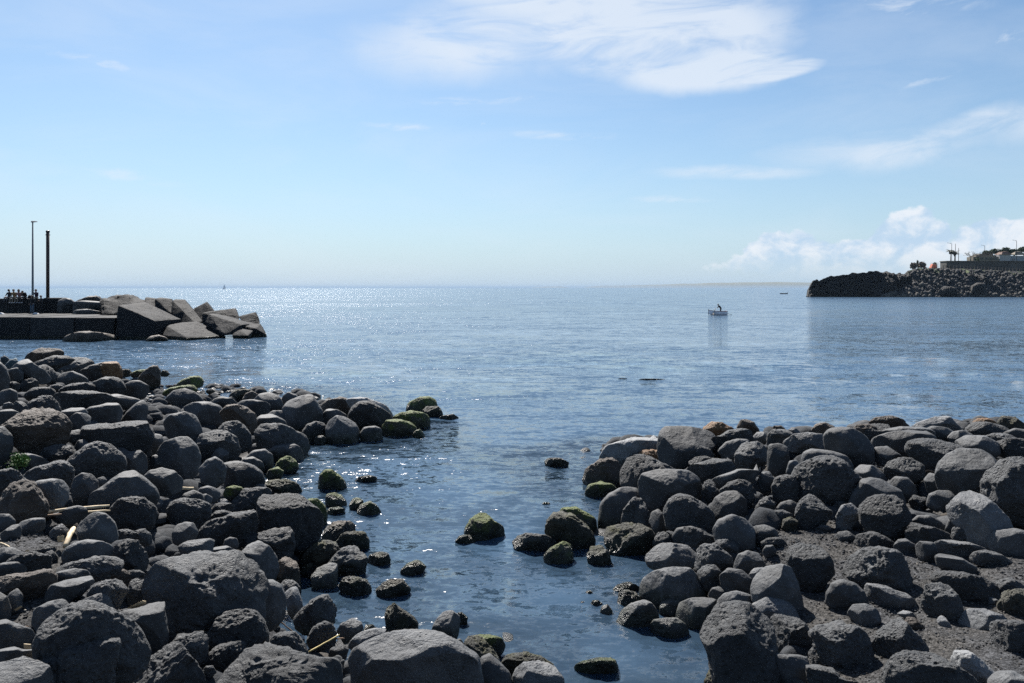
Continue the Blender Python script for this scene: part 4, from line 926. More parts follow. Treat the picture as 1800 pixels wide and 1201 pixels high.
def build_rocks():
    data = parse(ROCK_L, 'boulders heaped on the left bank') + parse(ROCK_R, 'boulders heaped on the right bank')
    ctr = []
    for k, s, lab, p, g in data:
        x0, x1 = p[:, 0].min(), p[:, 0].max(); y0, y1 = p[:, 1].min(), p[:, 1].max()
        ctr.append(((x0 + x1) / 2, y0 * .10 + y1 * .90, (x0 + x1) / 2, y0 * .5 + y1 * .5))
    c = np.array(ctr)
    G = find_ground(c[:, 0], c[:, 1])
    areas = [(p[:, 0].ptp() if hasattr(p[:, 0], 'ptp') else np.ptp(p[:, 0])) * np.ptp(p[:, 1]) for _, _, _, p, _ in data]
    order = np.argsort(-np.array(areas)); rank = np.empty(len(data), int); rank[order] = np.arange(len(data))
    for i, (k, s, lab, p, g) in enumerate(data):
        cx, cy = c[i, 2], c[i, 3]
        Y = G[i][1]; C = at_depth(cx, cy, Y)
        d = ray(cx, cy); fw = -d / np.linalg.norm(d)
        right = np.cross([0, 0, 1.0], fw); right /= np.linalg.norm(right); up = np.cross(fw, right)
        # lean the rock's own axis upright: the lens looks down on it a little
        depth = np.dot(C - CAM, np.array([0, CP, -SP]))
        m = depth / F
        poly = np.stack([(p[:, 0] - cx) * m, -(p[:, 1] - cy) * m], 1)
        rad = radial(poly, k in 'alnt')
        w = np.ptp(p[:, 0]) * m; h = np.ptp(p[:, 1]) * m
        t = .5 * (w * .55 + h * .45) * (.95 if s >= .5 else .85)
        t = min(t, .62 * w, .95 * h + .05)
        lvl = 6 if rank[i] < 26 else (5 if rank[i] < 175 else 4)
        drop = .35 if G[i][2] > 0.05 else .9
        W, f = rock_mesh('boulder', right, up, fw, rad, t * .92, s, k, 100 + i, lvl, drop, rng.uniform(.70, .9) if s < .45 else rng.uniform(.52, .66))
        pw = max(np.ptp(p[:, 0]), 1.3 * np.ptp(p[:, 1]))
        nm = 'boulder' if pw > 62 else ('rock' if pw > 30 else 'stone')
        base = W[:, 2].min()
        org = np.array([C[0], C[1], C[2] + base])
        me = mesh_np(nm, W - np.array([0, 0, base]), f, M[k])
        obj(nm, me, None, tuple(org), lab, nm, g)
        ROCKS.append((C[0], C[1], C[2], .5 * w))
ROCKS = []
build_rocks()

# ------------------------------------------------------------------ stones nobody could count
def scatter(name, n, area, size, mats, label, lvl, zmin=-.2, gwant=None, seed=1, lift=.2, flat=.6, accept=None):
    rs = np.random.RandomState(seed)
    x = rs.uniform(area[0], area[1], n * 6); y = rs.uniform(area[2], area[3], n * 6)
    # more of them near the path of view
    z, g = survey(x, y)
    P = np.stack([x, y, z], 1)
    ax = np.abs(x) < .74 * (y + 1.2)
    ok = (z > zmin) & ax
    if gwant is not None: ok &= (g > gwant) if gwant > 0 else (g < -gwant)
    if accept is not None: ok &= accept(x, y, z, g)
    P = P[ok][:n]; gg = g[ok][:n]; n = len(P)
    sink = (1 - np.clip(gg * 1.5, 0, 1)) * .30 / (1 + np.exp(-(P[:, 2] + .05) * 14))
    wob = fbm(P * np.array([.9, .9, 0]), 4, seed=3) * .05 + fbm(P * np.array([4, 4, 0]), 2, seed=5) * .012
    r = size[0] * (size[1] / size[0]) ** (rs.rand(n) ** 2.2)
    r *= np.clip(P[:, 1] / 9.0, .8, 1.3)
    z0 = P[:, 2] - sink + wob + r * lift
    z0 = np.where(sink > .1, np.minimum(z0, P[:, 2] - r * .75), z0)
    v, f = ico(lvl)
    base = []
    for q in range(14):
        w = v * (rs.uniform(.7, 1.25, 3) * np.array([1.15, 1, flat + .1]))
        for _ in range(5):
            nn = rs.normal(size=3); nn /= np.linalg.norm(nn); pr = w @ nn; lim = pr.max() * rs.uniform(.65, .9); m = pr > lim; w[m] -= np.outer((pr[m] - lim) * .9, nn)
        if lvl > 2: w = w * (1 + fbm(w * 1.6 + q * 9, 3, seed=q)[:, None] * .12)
        base.append(w)
    base = np.array(base)
    sel = rs.randint(0, 14, n); a = rs.uniform(0, 2 * np.pi, n)
    B = base[sel] * r[:, None, None]
    ca, sa = np.cos(a)[:, None], np.sin(a)[:, None]
    X = B[..., 0] * ca - B[..., 1] * sa; Y = B[..., 0] * sa + B[..., 1] * ca
    W = np.stack([X + P[:, :1], Y + P[:, 1:2], B[..., 2] + z0[:, None]], -1).reshape(-1, 3)
    Fc = (f[None] + (np.arange(n) * len(v))[:, None, None]).reshape(-1, 3)
    me = mesh_np(name, W, Fc, None, smooth=lvl > 1)
    for mt in mats: me.materials.append(mt)
    mi = np.repeat(rs.randint(0, len(mats), n), len(f)).astype(np.int32)
    me.polygons.foreach_set('material_index', mi)
    return obj(name, me, None, (0, 0, 0), label, 'stones', None, 'stuff')

def pebble_mat(name, c):
    m, T, p = new_mat(name)
    co = T.add('ShaderNodeTexCoord').outputs['Object']
    n = T.noise(co, 24, 5, .7); n2 = T.noise(co, 3.5, 4, .6)
    pz = T.sep(T.add('ShaderNodeNewGeometry').outputs['Position'])[2]
    wet = T.ramp(pz, .12, .03)
    cc = T.mix(T.ramp(T.m('ADD', T.m('MULTIPLY', n, .5), T.m('MULTIPLY', n2, .5)), .35, .65), tuple(q * .6 for q in c), tuple(q * 1.4 for q in c))
    T.put(p.inputs['Base Color'], T.mix(T.m('MULTIPLY', wet, .6), cc, (.012, .012, .010)))
    T.put(p.inputs['Roughness'], T.ramp(wet, 0, 1, .9, .3)); p.inputs['Specular IOR Level'].default_value = .2
    T.put(p.inputs['Normal'], T.bump(T.m('ADD', n, T.noise(co, 70, 4, .7)), 1.0, .012))
    return m
M['s1'] = pebble_mat('dark_stone', (.036, .039, .043)); M['s2'] = pebble_mat('grey_stone', (.058, .060, .063)); M['s3'] = pebble_mat('brownish_stone', (.052, .046, .040))
M['s4'] = pebble_mat('pale_stone', (.11, .105, .10)); M['s5'] = pebble_mat('light_pebble', (.28, .26, .23))
scatter('wedged_stones', 2300, (-26, 22, 5, 34), (.09, .26), [M['s1'], M['s1'], M['s2'], M['s1']], 'dark stones filling the gaps between and under the boulders', 3, -.12, -.55, 11, .35, .65, accept=lambda x, y, z, g: z > np.where(y > 14, .12, -.1))
scatter('loose_stones', 5200, (-18, 18, 5, 24), (.035, .14), [M['s1'], M['s2'], M['s1'], M['s3'], M['s2']], 'small loose stones lying between the boulders', 2, -.25, None, 12, .3, accept=lambda x, y, z, g: (y < 19) & (g < .42) & (z > np.where(y > 14, .12, -.3)))
scatter('shingle', 15000, (-9, 12, 5.5, 15), (.007, .020), [M['s1'], M['s2'], M['s1'], M['s3'], M['s2'], M['s4']], 'black shingle covering the open gravel patches', 1, .0, .35, 13, .3)
scatter('pale_pebbles', 420, (-9, 12, 5.5, 14), (.008, .020), [M['s5'], M['s4']], 'pale pebbles and shell bits scattered on the black gravel', 1, .0, .45, 14, .5)

# ------------------------------------------------------------------ small builders
def soft(me, ang=35):
    me.polygons.foreach_set('use_smooth', np.zeros(len(me.polygons), bool))

def hull(name, pts, mat, bevel=.12, noise=.0, seed=0, sub=0):
    """closed convex block round world points"""
    bm = bmesh.new()
    for p in pts: bm.verts.new(p)
    r = bmesh.ops.convex_hull(bm, input=bm.verts[:])
    dead = [g for g in r['geom_interior'] + r['geom_unused'] if isinstance(g, bmesh.types.BMVert)]
    if dead: bmesh.ops.delete(bm, geom=dead, context='VERTS')
    bmesh.ops.dissolve_limit(bm, angle_limit=R(6), verts=bm.verts[:], edges=bm.edges[:])
    if bevel: bmesh.ops.bevel(bm, geom=bm.edges[:], offset=bevel, segments=2, profile=.6, affect='EDGES', clamp_overlap=True)
    bmesh.ops.triangulate(bm, faces=bm.faces[:])
    if noise:
        for _ in range(sub):
            le = [e for e in bm.edges if e.calc_length() > .45]
            bmesh.ops.subdivide_edges(bm, edges=le, cuts=1); bmesh.ops.triangulate(bm, faces=bm.faces[:])
        P = np.array([v.co[:] for v in bm.verts]); d = fbm(P * .8 + seed, 4, .55, seed=seed) * noise
        bm.normal_update()
        for v, q in zip(bm.verts, d): v.co += v.normal * q
    me = bpy.data.meshes.new(name); bm.to_mesh(me); bm.free(); me.materials.append(mat)
    if noise: me.polygons.foreach_set('use_smooth', np.ones(len(me.polygons), bool)); me.set_sharp_from_angle(angle=R(32))
    return me

def box_me(name, a, b, mat, bevel=.01):
    pts = [(x, y, z) for x in (a[0], b[0]) for y in (a[1], b[1]) for z in (a[2], b[2])]
    return hull(name, pts, mat, bevel)

def tube_me(name, pts, rad, mat, seg=10, cap=True):
    pts = [Vector(p) for p in pts]; rad = rad if isinstance(rad, (list, tuple)) else [rad] * len(pts)
    V, Fc = [], []
    for i, p in enumerate(pts):
        t = (pts[min(i + 1, len(pts) - 1)] - pts[max(i - 1, 0)]).normalized()
        a = t.orthogonal().normalized() if i == 0 else (a - t * a.dot(t)).normalized()
        b = t.cross(a)
        for k in range(seg):
            q = 2 * math.pi * k / seg; V.append(tuple(p + (a * math.cos(q) + b * math.sin(q)) * rad[i]))
    for i in range(len(pts) - 1):
        for k in range(seg):
            k2 = (k + 1) % seg; Fc.append((i * seg + k, i * seg + k2, (i + 1) * seg + k2, (i + 1) * seg + k))
    me = bpy.data.meshes.new(name)
    if cap: Fc += [tuple(range(seg - 1, -1, -1)), tuple((len(pts) - 1) * seg + k for k in range(seg))]
    me.from_pydata(V, [], Fc); me.materials.append(mat)
    me.polygons.foreach_set('use_smooth', [len(p.vertices) == 4 for p in me.polygons])
    return me

def join_me(name, parts, mats):
    """parts: list of (verts, faces, material slot)"""
    V, Fc, Mi = [], [], []
    for v, f, m in parts:
        o = len(V); V += [tuple(q) for q in v]; Fc += [tuple(i + o for i in q) for q in f]; Mi += [m] * len(f)
    me = bpy.data.meshes.new(name); me.from_pydata(V, [], Fc)
    for m in mats: me.materials.append(m)
    me.polygons.foreach_set('material_index', Mi)
    return me

def at(px, py, Y): return Vector(at_depth(px, py, Y))

# ------------------------------------------------------------------ pier
M['conc'] = rock_mat('dark_concrete', (.022, .023, .025), (.034, .035, .036), (.045, .043, .040), pit=6, pitd=.006, pitamt=.2, spec=.08)
M['block'] = rock_mat('block_concrete', (.012, .013, .0145), (.020, .020, .021), (.030, .028, .024), pit=5, pitd=.008, pitamt=.3, spec=.08)
M['iron'] = plain('dark_painted_iron', (.025, .025, .028), .5)
M['rust'] = plain('rusty_brown_steel', (.045, .026, .02), .7)
M['steel'] = plain('grey_lamp_steel', (.12, .13, .14), .4)
def build_pier():
    t = thing('pier', 'long low concrete pier with a walkway at the far left of the bay', 'pier', (-45, 64, 0))
    def part(nm, me, par=t, **k):
        o = obj(nm, me, par, **k)
        o.location = -Vector(par.matrix_world.translation) if False else tuple(-Vector(t.location))
        return o
    zt = 1.84
    xs = [-110, -74, -62, -49.6, at(52, 560, 64.5).x, at(130, 560, 64.5).x, at(200, 560, 64.5).x]
    for i in range(len(xs) - 1):
        g = .04
        part('quay_section', box_me('quay_section', (xs[i] + g, 64.5 + .1 * (i % 2), -3), (xs[i + 1] - g, 76.5, zt - .03 * (i % 3)), M['conc'], .08))
    # low parapet at the seaward side, people sit on it
    x1 = at(78, 540, 75).x
    part('parapet', box_me('parapet', (-110, 75.0, zt - .05), (x1, 76.2, 3.24), M['conc'], .07))
    part('parapet_end_block', box_me('parapet_end_block', (x1 + .05, 74.7, zt - .05), (at(104, 540, 75).x, 76.6, 3.32), M['block'], .12))
    part('parapet_end_block', box_me('parapet_end_block', (at(98, 540, 75).x + .4, 74.9, zt - .05), (at(113, 540, 75).x, 76.0, 3.0), M['conc'], .12))
build_pier()

GB = 'breakwater blocks at the end of the pier'
def block(label, pts, mat='block', bev=.07, noise=.05, name='breakwater_block', cat='concrete block'):
    P = [at(*p) for p in pts]
    c = sum(P, Vector()) / len(P); c.z = min(p.z for p in P)
    me = hull(name, [p - c for p in P], M[mat], bev, noise, seed=len(pts) * 7 + int(pts[0][0]), sub=3)
    obj(name, me, None, tuple(c), label, cat, GB)
block('big tilted breakwater block with a broad lit top face, nearest the bay',
      [(208, 537, 65), (255, 531, 69), (319, 561, 68), (272, 564, 63.4), (199, 598, 65), (208, 603, 63.5), (268, 604, 63), (300, 602, 66), (262, 600, 69)])
block('rounded dark breakwater hump behind the big tilted block', [(177, 525, 72), (200, 519, 73), (225, 517, 73), (241, 521, 74), (258, 528, 74), (178, 552, 70), (256, 556, 70), (250, 545, 78), (180, 540, 78), (225, 520, 77)], bev=.3, noise=.16)
block('small block in the row just right of the rounded dark hump', [(255, 523, 74), (275, 525, 74), (277, 540, 73), (255, 545, 72), (258, 523, 77), (274, 525, 77), (256, 540, 78), (277, 540, 78)])
block('upright block, second in the row right of the rounded hump', [(273, 526, 72), (283, 524, 73), (303, 526, 73), (303, 552, 71), (272, 552, 71), (283, 524, 76), (302, 526, 76), (275, 545, 76), (303, 545, 76)])
block('sloping block with a long right flank, third in the row', [(303, 528, 71), (308, 526, 72), (325, 527, 72), (356, 564, 69), (347, 572, 68), (300, 572, 69), (310, 526, 75), (325, 527, 75), (350, 565, 74), (303, 565, 75)])
block('diamond-shaped dark block standing on its edge', [(340, 543, 72), (363, 531, 72), (376, 546, 71), (371, 566, 70), (350, 570, 70), (345, 541, 75), (364, 531, 75), (376, 546, 75), (366, 566, 75), (352, 566, 75)])
block('long dark block lying behind the pale-ridged one', [(355, 551, 70), (365, 548, 71), (414, 542, 71), (421, 556, 70), (418, 575, 69), (357, 575, 69), (366, 548, 73), (414, 542, 73.5), (420, 560, 73), (360, 570, 73)])
block('tilted block with a pale ridge sloping to the right', [(361, 567, 67), (367, 552, 67.5), (381, 551, 69), (449, 569, 69), (425, 571, 66), (414, 586, 65.5), (396, 590, 65), (365, 590, 67), (440, 585, 69), (380, 580, 70)])
block('small dark block peeping out near the outer end of the breakwater', [(419, 557, 70), (427, 554, 71), (450, 549, 71), (458, 568, 70), (432, 575, 69), (428, 554, 73), (450, 549, 73), (455, 570, 73)])
block('outermost block of the breakwater with a black end face', [(420, 571, 67), (426, 567, 69), (459, 568, 69), (450, 578, 66.5), (469, 589, 67), (432, 594, 66), (428, 585, 69), (466, 590, 69), (470, 594, 67)])
block('low pale block at the foot of the outermost breakwater block', [(408, 590, 65), (417, 577, 66), (445, 581, 66), (436, 590, 64.5), (410, 596, 65), (440, 596, 65), (442, 590, 67)])
block('flat block with a weathered pale top lying at the waterline', [(294, 574, 65), (302, 570, 66.5), (347, 565, 68), (398, 591, 66), (330, 594, 62.4), (285, 590, 64), (287, 600, 64), (326, 601, 62.4), (396, 597, 66), (345, 590, 69)])
def far_rock(kind, slope, label, poly, Y, seed, t=None):
    p = np.array(poly, float); x0, x1 = p[:, 0].min(), p[:, 0].max(); y0, y1 = p[:, 1].min(), p[:, 1].max()
    cx, cy = (x0 + x1) / 2, (y0 + y1) / 2
    C = at_depth(cx, cy, Y); d = ray(cx, cy); fw = -d / np.linalg.norm(d)
    right = np.cross([0, 0, 1.0], fw); right /= np.linalg.norm(right); up = np.cross(fw, right)
    m = np.dot(C - CAM, np.array([0, CP, -SP])) / F
    rad = radial(np.stack([(p[:, 0] - cx) * m, -(p[:, 1] - cy) * m], 1))
    W, f = rock_mesh('rock', right, up, fw, rad, t or .4 * (x1 - x0) * m, slope, kind, seed, 4, .5, .75)
    b = W[:, 2].min()
    obj('rock', mesh_np('rock', W - np.array([0, 0, b]), f, M[kind]), None, (C[0], C[1], C[2] + b), label, 'rock', 'rocks round the foot of the pier')
far_rock('n', .4, 'flat pale rock awash in front of the pier wall', [(113, 597), (125, 587), (140, 583), (155, 582), (185, 587), (203, 591), (208, 600), (180, 602), (120, 601)], 62.3, 901)
far_rock('n', .4, 'small brown rock at the waterline left of the flat weathered block', [(257, 598), (265, 591), (278, 589), (290, 593), (296, 600), (260, 601)], 62.2, 902)
far_rock('n', .4, 'pale-topped rock behind the pier walkway beside the rounded hump', [(133, 530), (148, 524), (165, 518), (177, 524), (178, 534), (140, 536)], 77, 903)
far_rock('b', .1, 'dark rounded rock on the pier right of the parapet end', [(103, 545), (104, 529), (112, 523), (124, 525), (133, 533), (132, 550), (110, 552)], 74.5, 904)
far_rock('b', .1, 'long dark rock on the pier below the pale-topped rock', [(130, 546), (133, 530), (150, 528), (178, 531), (182, 548), (150, 552)], 74.5, 905)
far_rock('a', .5, 'low flat grey rock lying on the pier walkway', [(128, 550), (137, 544), (150, 543), (176, 548), (182, 552), (150, 553), (130, 553)], 72.5, 906)

rippleY = 4.3 * F / (667 - 506)  # dark rock shapes added in place of a dark ripple on the water
far_rock('k', 0, 'low dark rock added for a dark water ripple, right of the middle of the bay', [(1110, 669), (1125, 666.5), (1150, 665.5), (1178, 667), (1184, 669), (1150, 670.5)], rippleY, 907, t=.35)
far_rock('k', 0, 'thin dark rock added for the water ripple, left of the low one', [(1084, 666.5), (1090, 665), (1100, 665), (1106, 666.5), (1095, 668)], rippleY + .4, 908, t=.15)

def build_posts():
    b = at(57.5, 548, 74); z0 = 1.82
    t = thing('lamp_post', 'tall slender grey lamp post standing on the pier', 'lamp post', (b.x, 74, z0))
    H = at(57.5, 391, 74).z - z0
    obj('pole', tube_me('pole', [(0, 0, 0), (0, 0, .9), (0, 0, H)], [.13, .11, .06], M['steel']), t)
    obj('base_plate', tube_me('base_plate', [(0, 0, 0), (0, 0, .05)], .22, M['steel']), t)
    obj('lamp_head', hull('lamp_head', [(-.12, -.12, H - .02), (-.12, .12, H - .02), (.42, -.1, H + .04), (.42, .1, H + .04), (-.1, 0, H + .16), (.40, 0, H + .12), (-.1, .1, H + .1), (-.1, -.1, H + .1)], M['steel'], .01), t)
    b = at(84, 525, 75.6); z0 = 3.25
    t = thing('post', 'thick rust-brown steel post standing on the end block of the parapet', 'post', (b.x, 75.6, z0))
    H = at(84, 408, 75.6).z - z0
    obj('shaft', tube_me('shaft', [(0, 0, 0), (0, 0, H)], .155, M['rust'], 14), t)
    obj('cap', tube_me('cap', [(0, 0, H), (0, 0, H + .10), (0, 0, H + .16)], [.19, .19, .1], M['iron'], 14), t)
    obj('collar', tube_me('collar', [(0, 0, H - .32), (0, 0, H - .26)], .22, M['iron'], 14), t)
build_posts()

# ------------------------------------------------------------------ people
SKIN = plain('skin', (.30, .17, .11), .6, .05); HAIR = plain('dark_hair', (.02, .014, .01), .7, .1)
def cloth(nm, c): return plain(nm, c, .85, .12, 9)
def capsule_parts(a, b, ra, rb, seg=10):
    a, b = Vector(a), Vector(b); ax = (b - a); L = ax.length or 1e-4; ax /= L
    u = ax.orthogonal().normalized(); w = ax.cross(u); V, Fc = [], []
    rings = [(-ra * .95, ra * .3), (-ra * .6, ra * .8), (0, ra), (L * .5, (ra + rb) / 2), (L, rb), (L + rb * .6, rb * .8), (L + rb * .95, rb * .3)]
    for h, r in rings:
        for k in range(seg):
            q = 2 * math.pi * k / seg; V.append(a + ax * h + (u * math.cos(q) + w * math.sin(q)) * r)
    n = len(rings)
    for i in range(n - 1):
        for k in range(seg):
            Fc.append((i * seg + k, i * seg + (k + 1) % seg, (i + 1) * seg + (k + 1) % seg, (i + 1) * seg + k))
    Fc += [tuple(range(seg - 1, -1, -1)), tuple((n - 1) * seg + k for k in range(seg))]
    return V, Fc

def person(label, loc, J, top, bottom, shoes, hair=HAIR, sleeves=True, face=(1, 0, 0), long_hair=False, group='people on the pier', vox=.018):
    """J: joints in metres about loc. One continuous skin: capsules fused by a voxel remesh, then coloured by the nearest bone."""
    t = thing('person', label, 'person', loc, group)
    g = lambda k: Vector(J[k])
    nk, ch, pv, hd = g('neck'), g('chest'), g('pelvis'), g('head')
    S = [(pv, (pv + ch) / 2, .145, .135, 1), ((pv + ch) / 2, ch, .135, .155, 1), (ch, nk, .14, .07, 1), (nk, hd, .055, .06, 0), (hd, hd + Vector((0, 0, .055)), .088, .095, 0)]
    fd = Vector(face).normalized()
    S.append((hd + fd * .085 + Vector((0, 0, .0)), hd + fd * .105 + Vector((0, 0, -.015)), .02, .016, 0))      # nose
    S.append((hd + fd * .04 + Vector((0, 0, -.06)), hd + fd * .06 + Vector((0, 0, -.08)), .05, .03, 0))      # jaw
    sdv = fd.cross(Vector((0, 0, 1))).normalized()
    for s in (1, -1): S.append((hd + sdv * .092 * s, hd + sdv * .1 * s + Vector((0, 0, .03)), .02, .02, 0))  # ears
    for s in 'LR':
        S += [(g('sh' + s), g('el' + s), .062, .045, 1), (g('el' + s), g('wr' + s), .045, .032, 1 if sleeves else 0),
              (ch, g('sh' + s), .11, .07, 1), (pv, g('hp' + s), .13, .105, 2), (g('hp' + s), g('kn' + s), .095, .06, 2), (g('kn' + s), g('an' + s), .062, .042, 2),
              (g('an' + s), g('to' + s), .048, .038, 3)]
        wr = g('wr' + s); dr = (wr - g('el' + s)).normalized(); pal = wr + dr * .07
        S.append((wr, pal, .030, .036, 0))
        sd_ = dr.orthogonal().normalized()
        dn = dr.cross(sd_)
        for q, ln in ((-.027, .062), (-.009, .075), (.009, .08), (.027, .07)):
            a = pal + sd_ * q + dr * .02; m_ = a + dr * ln * .55; S += [(a, m_, .0105, .0095, 0), (m_, m_ + (dr * .7 + dn * .7) * ln * .45, .0095, .008, 0)]
        S.append((wr + dr * .03 + sd_ * .03, wr + dr * .06 + sd_ * .07, .012, .010, 0))
    V, Fc = [], []
    for a, b, ra, rb, m_ in S:
        v, f = capsule_parts(a, b, ra, rb); o = len(V); V += v; Fc += [tuple(i + o for i in q) for q in f]
    me = bpy.data.meshes.new('body'); me.from_pydata([tuple(v) for v in V], [], Fc)
    tmp = bpy.data.objects.new('tmp_body', me); COL.objects.link(tmp)
    md = tmp.modifiers.new('r', 'REMESH'); md.mode = 'VOXEL'; md.voxel_size = vox
    ms = tmp.modifiers.new('s', 'SMOOTH'); ms.factor = .5; ms.iterations = 2
    dg = bpy.context.evaluated_depsgraph_get(); ev = tmp.evaluated_get(dg); m2 = bpy.data.meshes.new_from_object(ev)
    bpy.data.objects.remove(tmp); bpy.data.meshes.remove(me)
    m2.name = 'body'; m2.materials.clear()
    for m_ in (SKIN, top, bottom, shoes): m2.materials.append(m_)
    n = len(m2.polygons); c = np.empty(n * 3); m2.polygons.foreach_get('center', c); c = c.reshape(-1, 3)
    best = np.full(n, 1e9); mi = np.zeros(n, np.int32)
    for a, b, ra, rb, m_ in S:
        a_, b_ = np.array(a), np.array(b); ab = b_ - a_; tt = np.clip(((c - a_) @ ab) / (ab @ ab + 1e-9), 0, 1)
        d = np.linalg.norm(c - a_ - tt[:, None] * ab, axis=1) - (ra + (rb - ra) * tt)
        k = d < best; best[k] = d[k]; mi[k] = m_
    m2.polygons.foreach_set('material_index', mi); m2.polygons.foreach_set('use_smooth', np.ones(n, bool))
    obj('body', m2, t)
    # hair: a cap over skull and nape
    v, f = ico(3); hv = []
    for q in v:
        p = Vector(q) * .104; k = p.dot(fd)
        p.z *= 1.1
        if long_hair and p.z < 0 and k < .03: p.z *= 2.6; p *= 1.05
        hv.append(tuple(hd + Vector((0, 0, .062)) + p - fd * .028))
    hm = mesh_np('hair', hv, f, hair); obj('hair', hm, t)
    return t

def sitting(dx, kick, face=-1, side=0, lean=.12):
    """seated on a 1.4 m wall top (local z 0 = seat), legs hanging towards -Y"""
    J = dict(pelvis=(0, 0, .12), chest=(.02 * side, -lean, .47), neck=(.02 * side, -lean - .02, .64), head=(.03 * side, -lean - .06, .76))
    for s, x in (('L', -.1), ('R', .1)):
        J['hp' + s] = (x, -.06, .10); J['kn' + s] = (x * 1.2, -.52, .10); J['an' + s] = (x * 1.2, -.56 + kick, -.36); J['to' + s] = (x * 1.2, -.74 + kick, -.41)
        J['sh' + s] = (x * 1.9, -lean + .01, .55); J['el' + s] = (x * 2.3, -.16, .28); J['wr' + s] = (x * 1.0, -.36, .19)
    return J
def build_people():
    z = 3.24; Y = 75.25
    C = dict(black=cloth('black_cloth', (.012, .012, .014)), blue=cloth('blue_cloth', (.05, .09, .16)), ochre=cloth('ochre_cloth', (.22, .14, .06)), pink=cloth('dusty_pink_cloth', (.24, .13, .12)),
             beige=cloth('beige_cloth', (.22, .19, .15)), jean=cloth('jeans', (.06, .10, .15)), grey=cloth('grey_cloth', (.10, .10, .11)), white=cloth('white_cloth', (.5, .5, .5)))
    def X(px): return at(px, 526, Y).x
    person('person in a dark jacket sitting leftmost on the parapet, half turned away', (X(13.5), Y + .2, z), sitting(0, .0, lean=-.05), C['black'], C['grey'], C['black'], face=(.5, .8, 0))
    person('person in an ochre jacket and pale trousers sitting on the parapet', (X(27), Y - .1, z), sitting(0, .05), C['ochre'], C['beige'], C['white'], face=(.6, -.8, 0))
    person('person in dusty pink with pale trousers sitting beside the ochre jacket', (X(36), Y - .1, z), sitting(0, .02, side=-1), C['pink'], C['beige'], C['white'], face=(-.4, -.9, 0), long_hair=True)
    J = sitting(0, -.12, lean=.32); J['head'] = (0, -.5, .60); J['neck'] = (0, -.42, .52)
    person('person in black bending forward on the parapet left of the lamp post', (X(46), Y - .1, z), J, C['black'], C['black'], C['white'], face=(0, -.8, -.4))
    # standing figure at the lamp post
    st = dict(pelvis=(0, 0, .92), chest=(0, .02, 1.28), neck=(0, .02, 1.46), head=(0, 0, 1.58))
    for s, x in (('L', -.1), ('R', .1)):
        st['hp' + s] = (x, 0, .88); st['kn' + s] = (x * 1.1, -.02, .48); st['an' + s] = (x * 1.2, .02, .08); st['to' + s] = (x * 1.3, -.16, .04)
        st['sh' + s] = (x * 1.9, .02, 1.38); st['el' + s] = (x * 2.3, .03, 1.10); st['wr' + s] = (x * 1.7, -.16, .96)
    person('person in a black top and jeans standing beside the lamp post', (at(56.5, 550, 73.2).x, 73.2, 1.83), st, C['black'], C['jean'], C['black'], face=(-.7, -.6, 0), long_hair=True)
    person('person in dark purple hood sitting with pale trousers, right of the lamp post', (X(65.5), Y - .1, z), sitting(0, .0, side=1), cloth('purple_cloth', (.035, .018, .035)), C['beige'], C['beige'], face=(.5, -.8, 0))
    st2 = dict(st); st2['wrR'] = (.05, -.34, 1.22); st2['elR'] = (.26, -.12, 1.12); st2['wrL'] = (-.02, -.34, 1.2); st2['elL'] = (-.24, -.12, 1.12)
    person('person all in black standing rightmost of the group on the pier', (at(72, 550, 74.0).x, 74.0, 1.83), st2, C['black'], C['black'], C['black'], face=(.8, -.5, 0))
    b = at(48, 531, Y - .2)
    t = thing('bag', 'black bag standing on the parapet beside the bending person', 'bag', (X(51.5), Y + .25, z))
    obj('bag_body', hull('bag_body', [(-.3, -.15, 0), (.3, -.15, 0), (-.3, .15, 0), (.3, .15, 0), (-.22, -.1, .33), (.22, -.1, .33), (-.22, .1, .33), (.22, .1, .33)], C['black'], .06), t)
    obj('handle', tube_me('handle', [(-.15, 0, .32), (-.1, 0, .44), (.1, 0, .44), (.15, 0, .32)], .015, C['black'], 6), t)
    # people's white things on the walkway edge
    for i, (px, lab) in enumerate(((2, 'small white paper bag on the walkway, far left'), (63, 'small white plastic bag on the walkway below the lamp post'))):
        q = at(px, 553, 71)
        me = hull('litter', [(-.28, -.15, 0), (.28, -.15, 0), (.25, .2, 0), (-.25, .2, 0), (-.1, 0, .2), (.16, .05, .14)], C['white'], .02)
        obj('litter', me, None, (q.x, 71, 1.845), lab, 'litter')
    return C
CL = build_people()

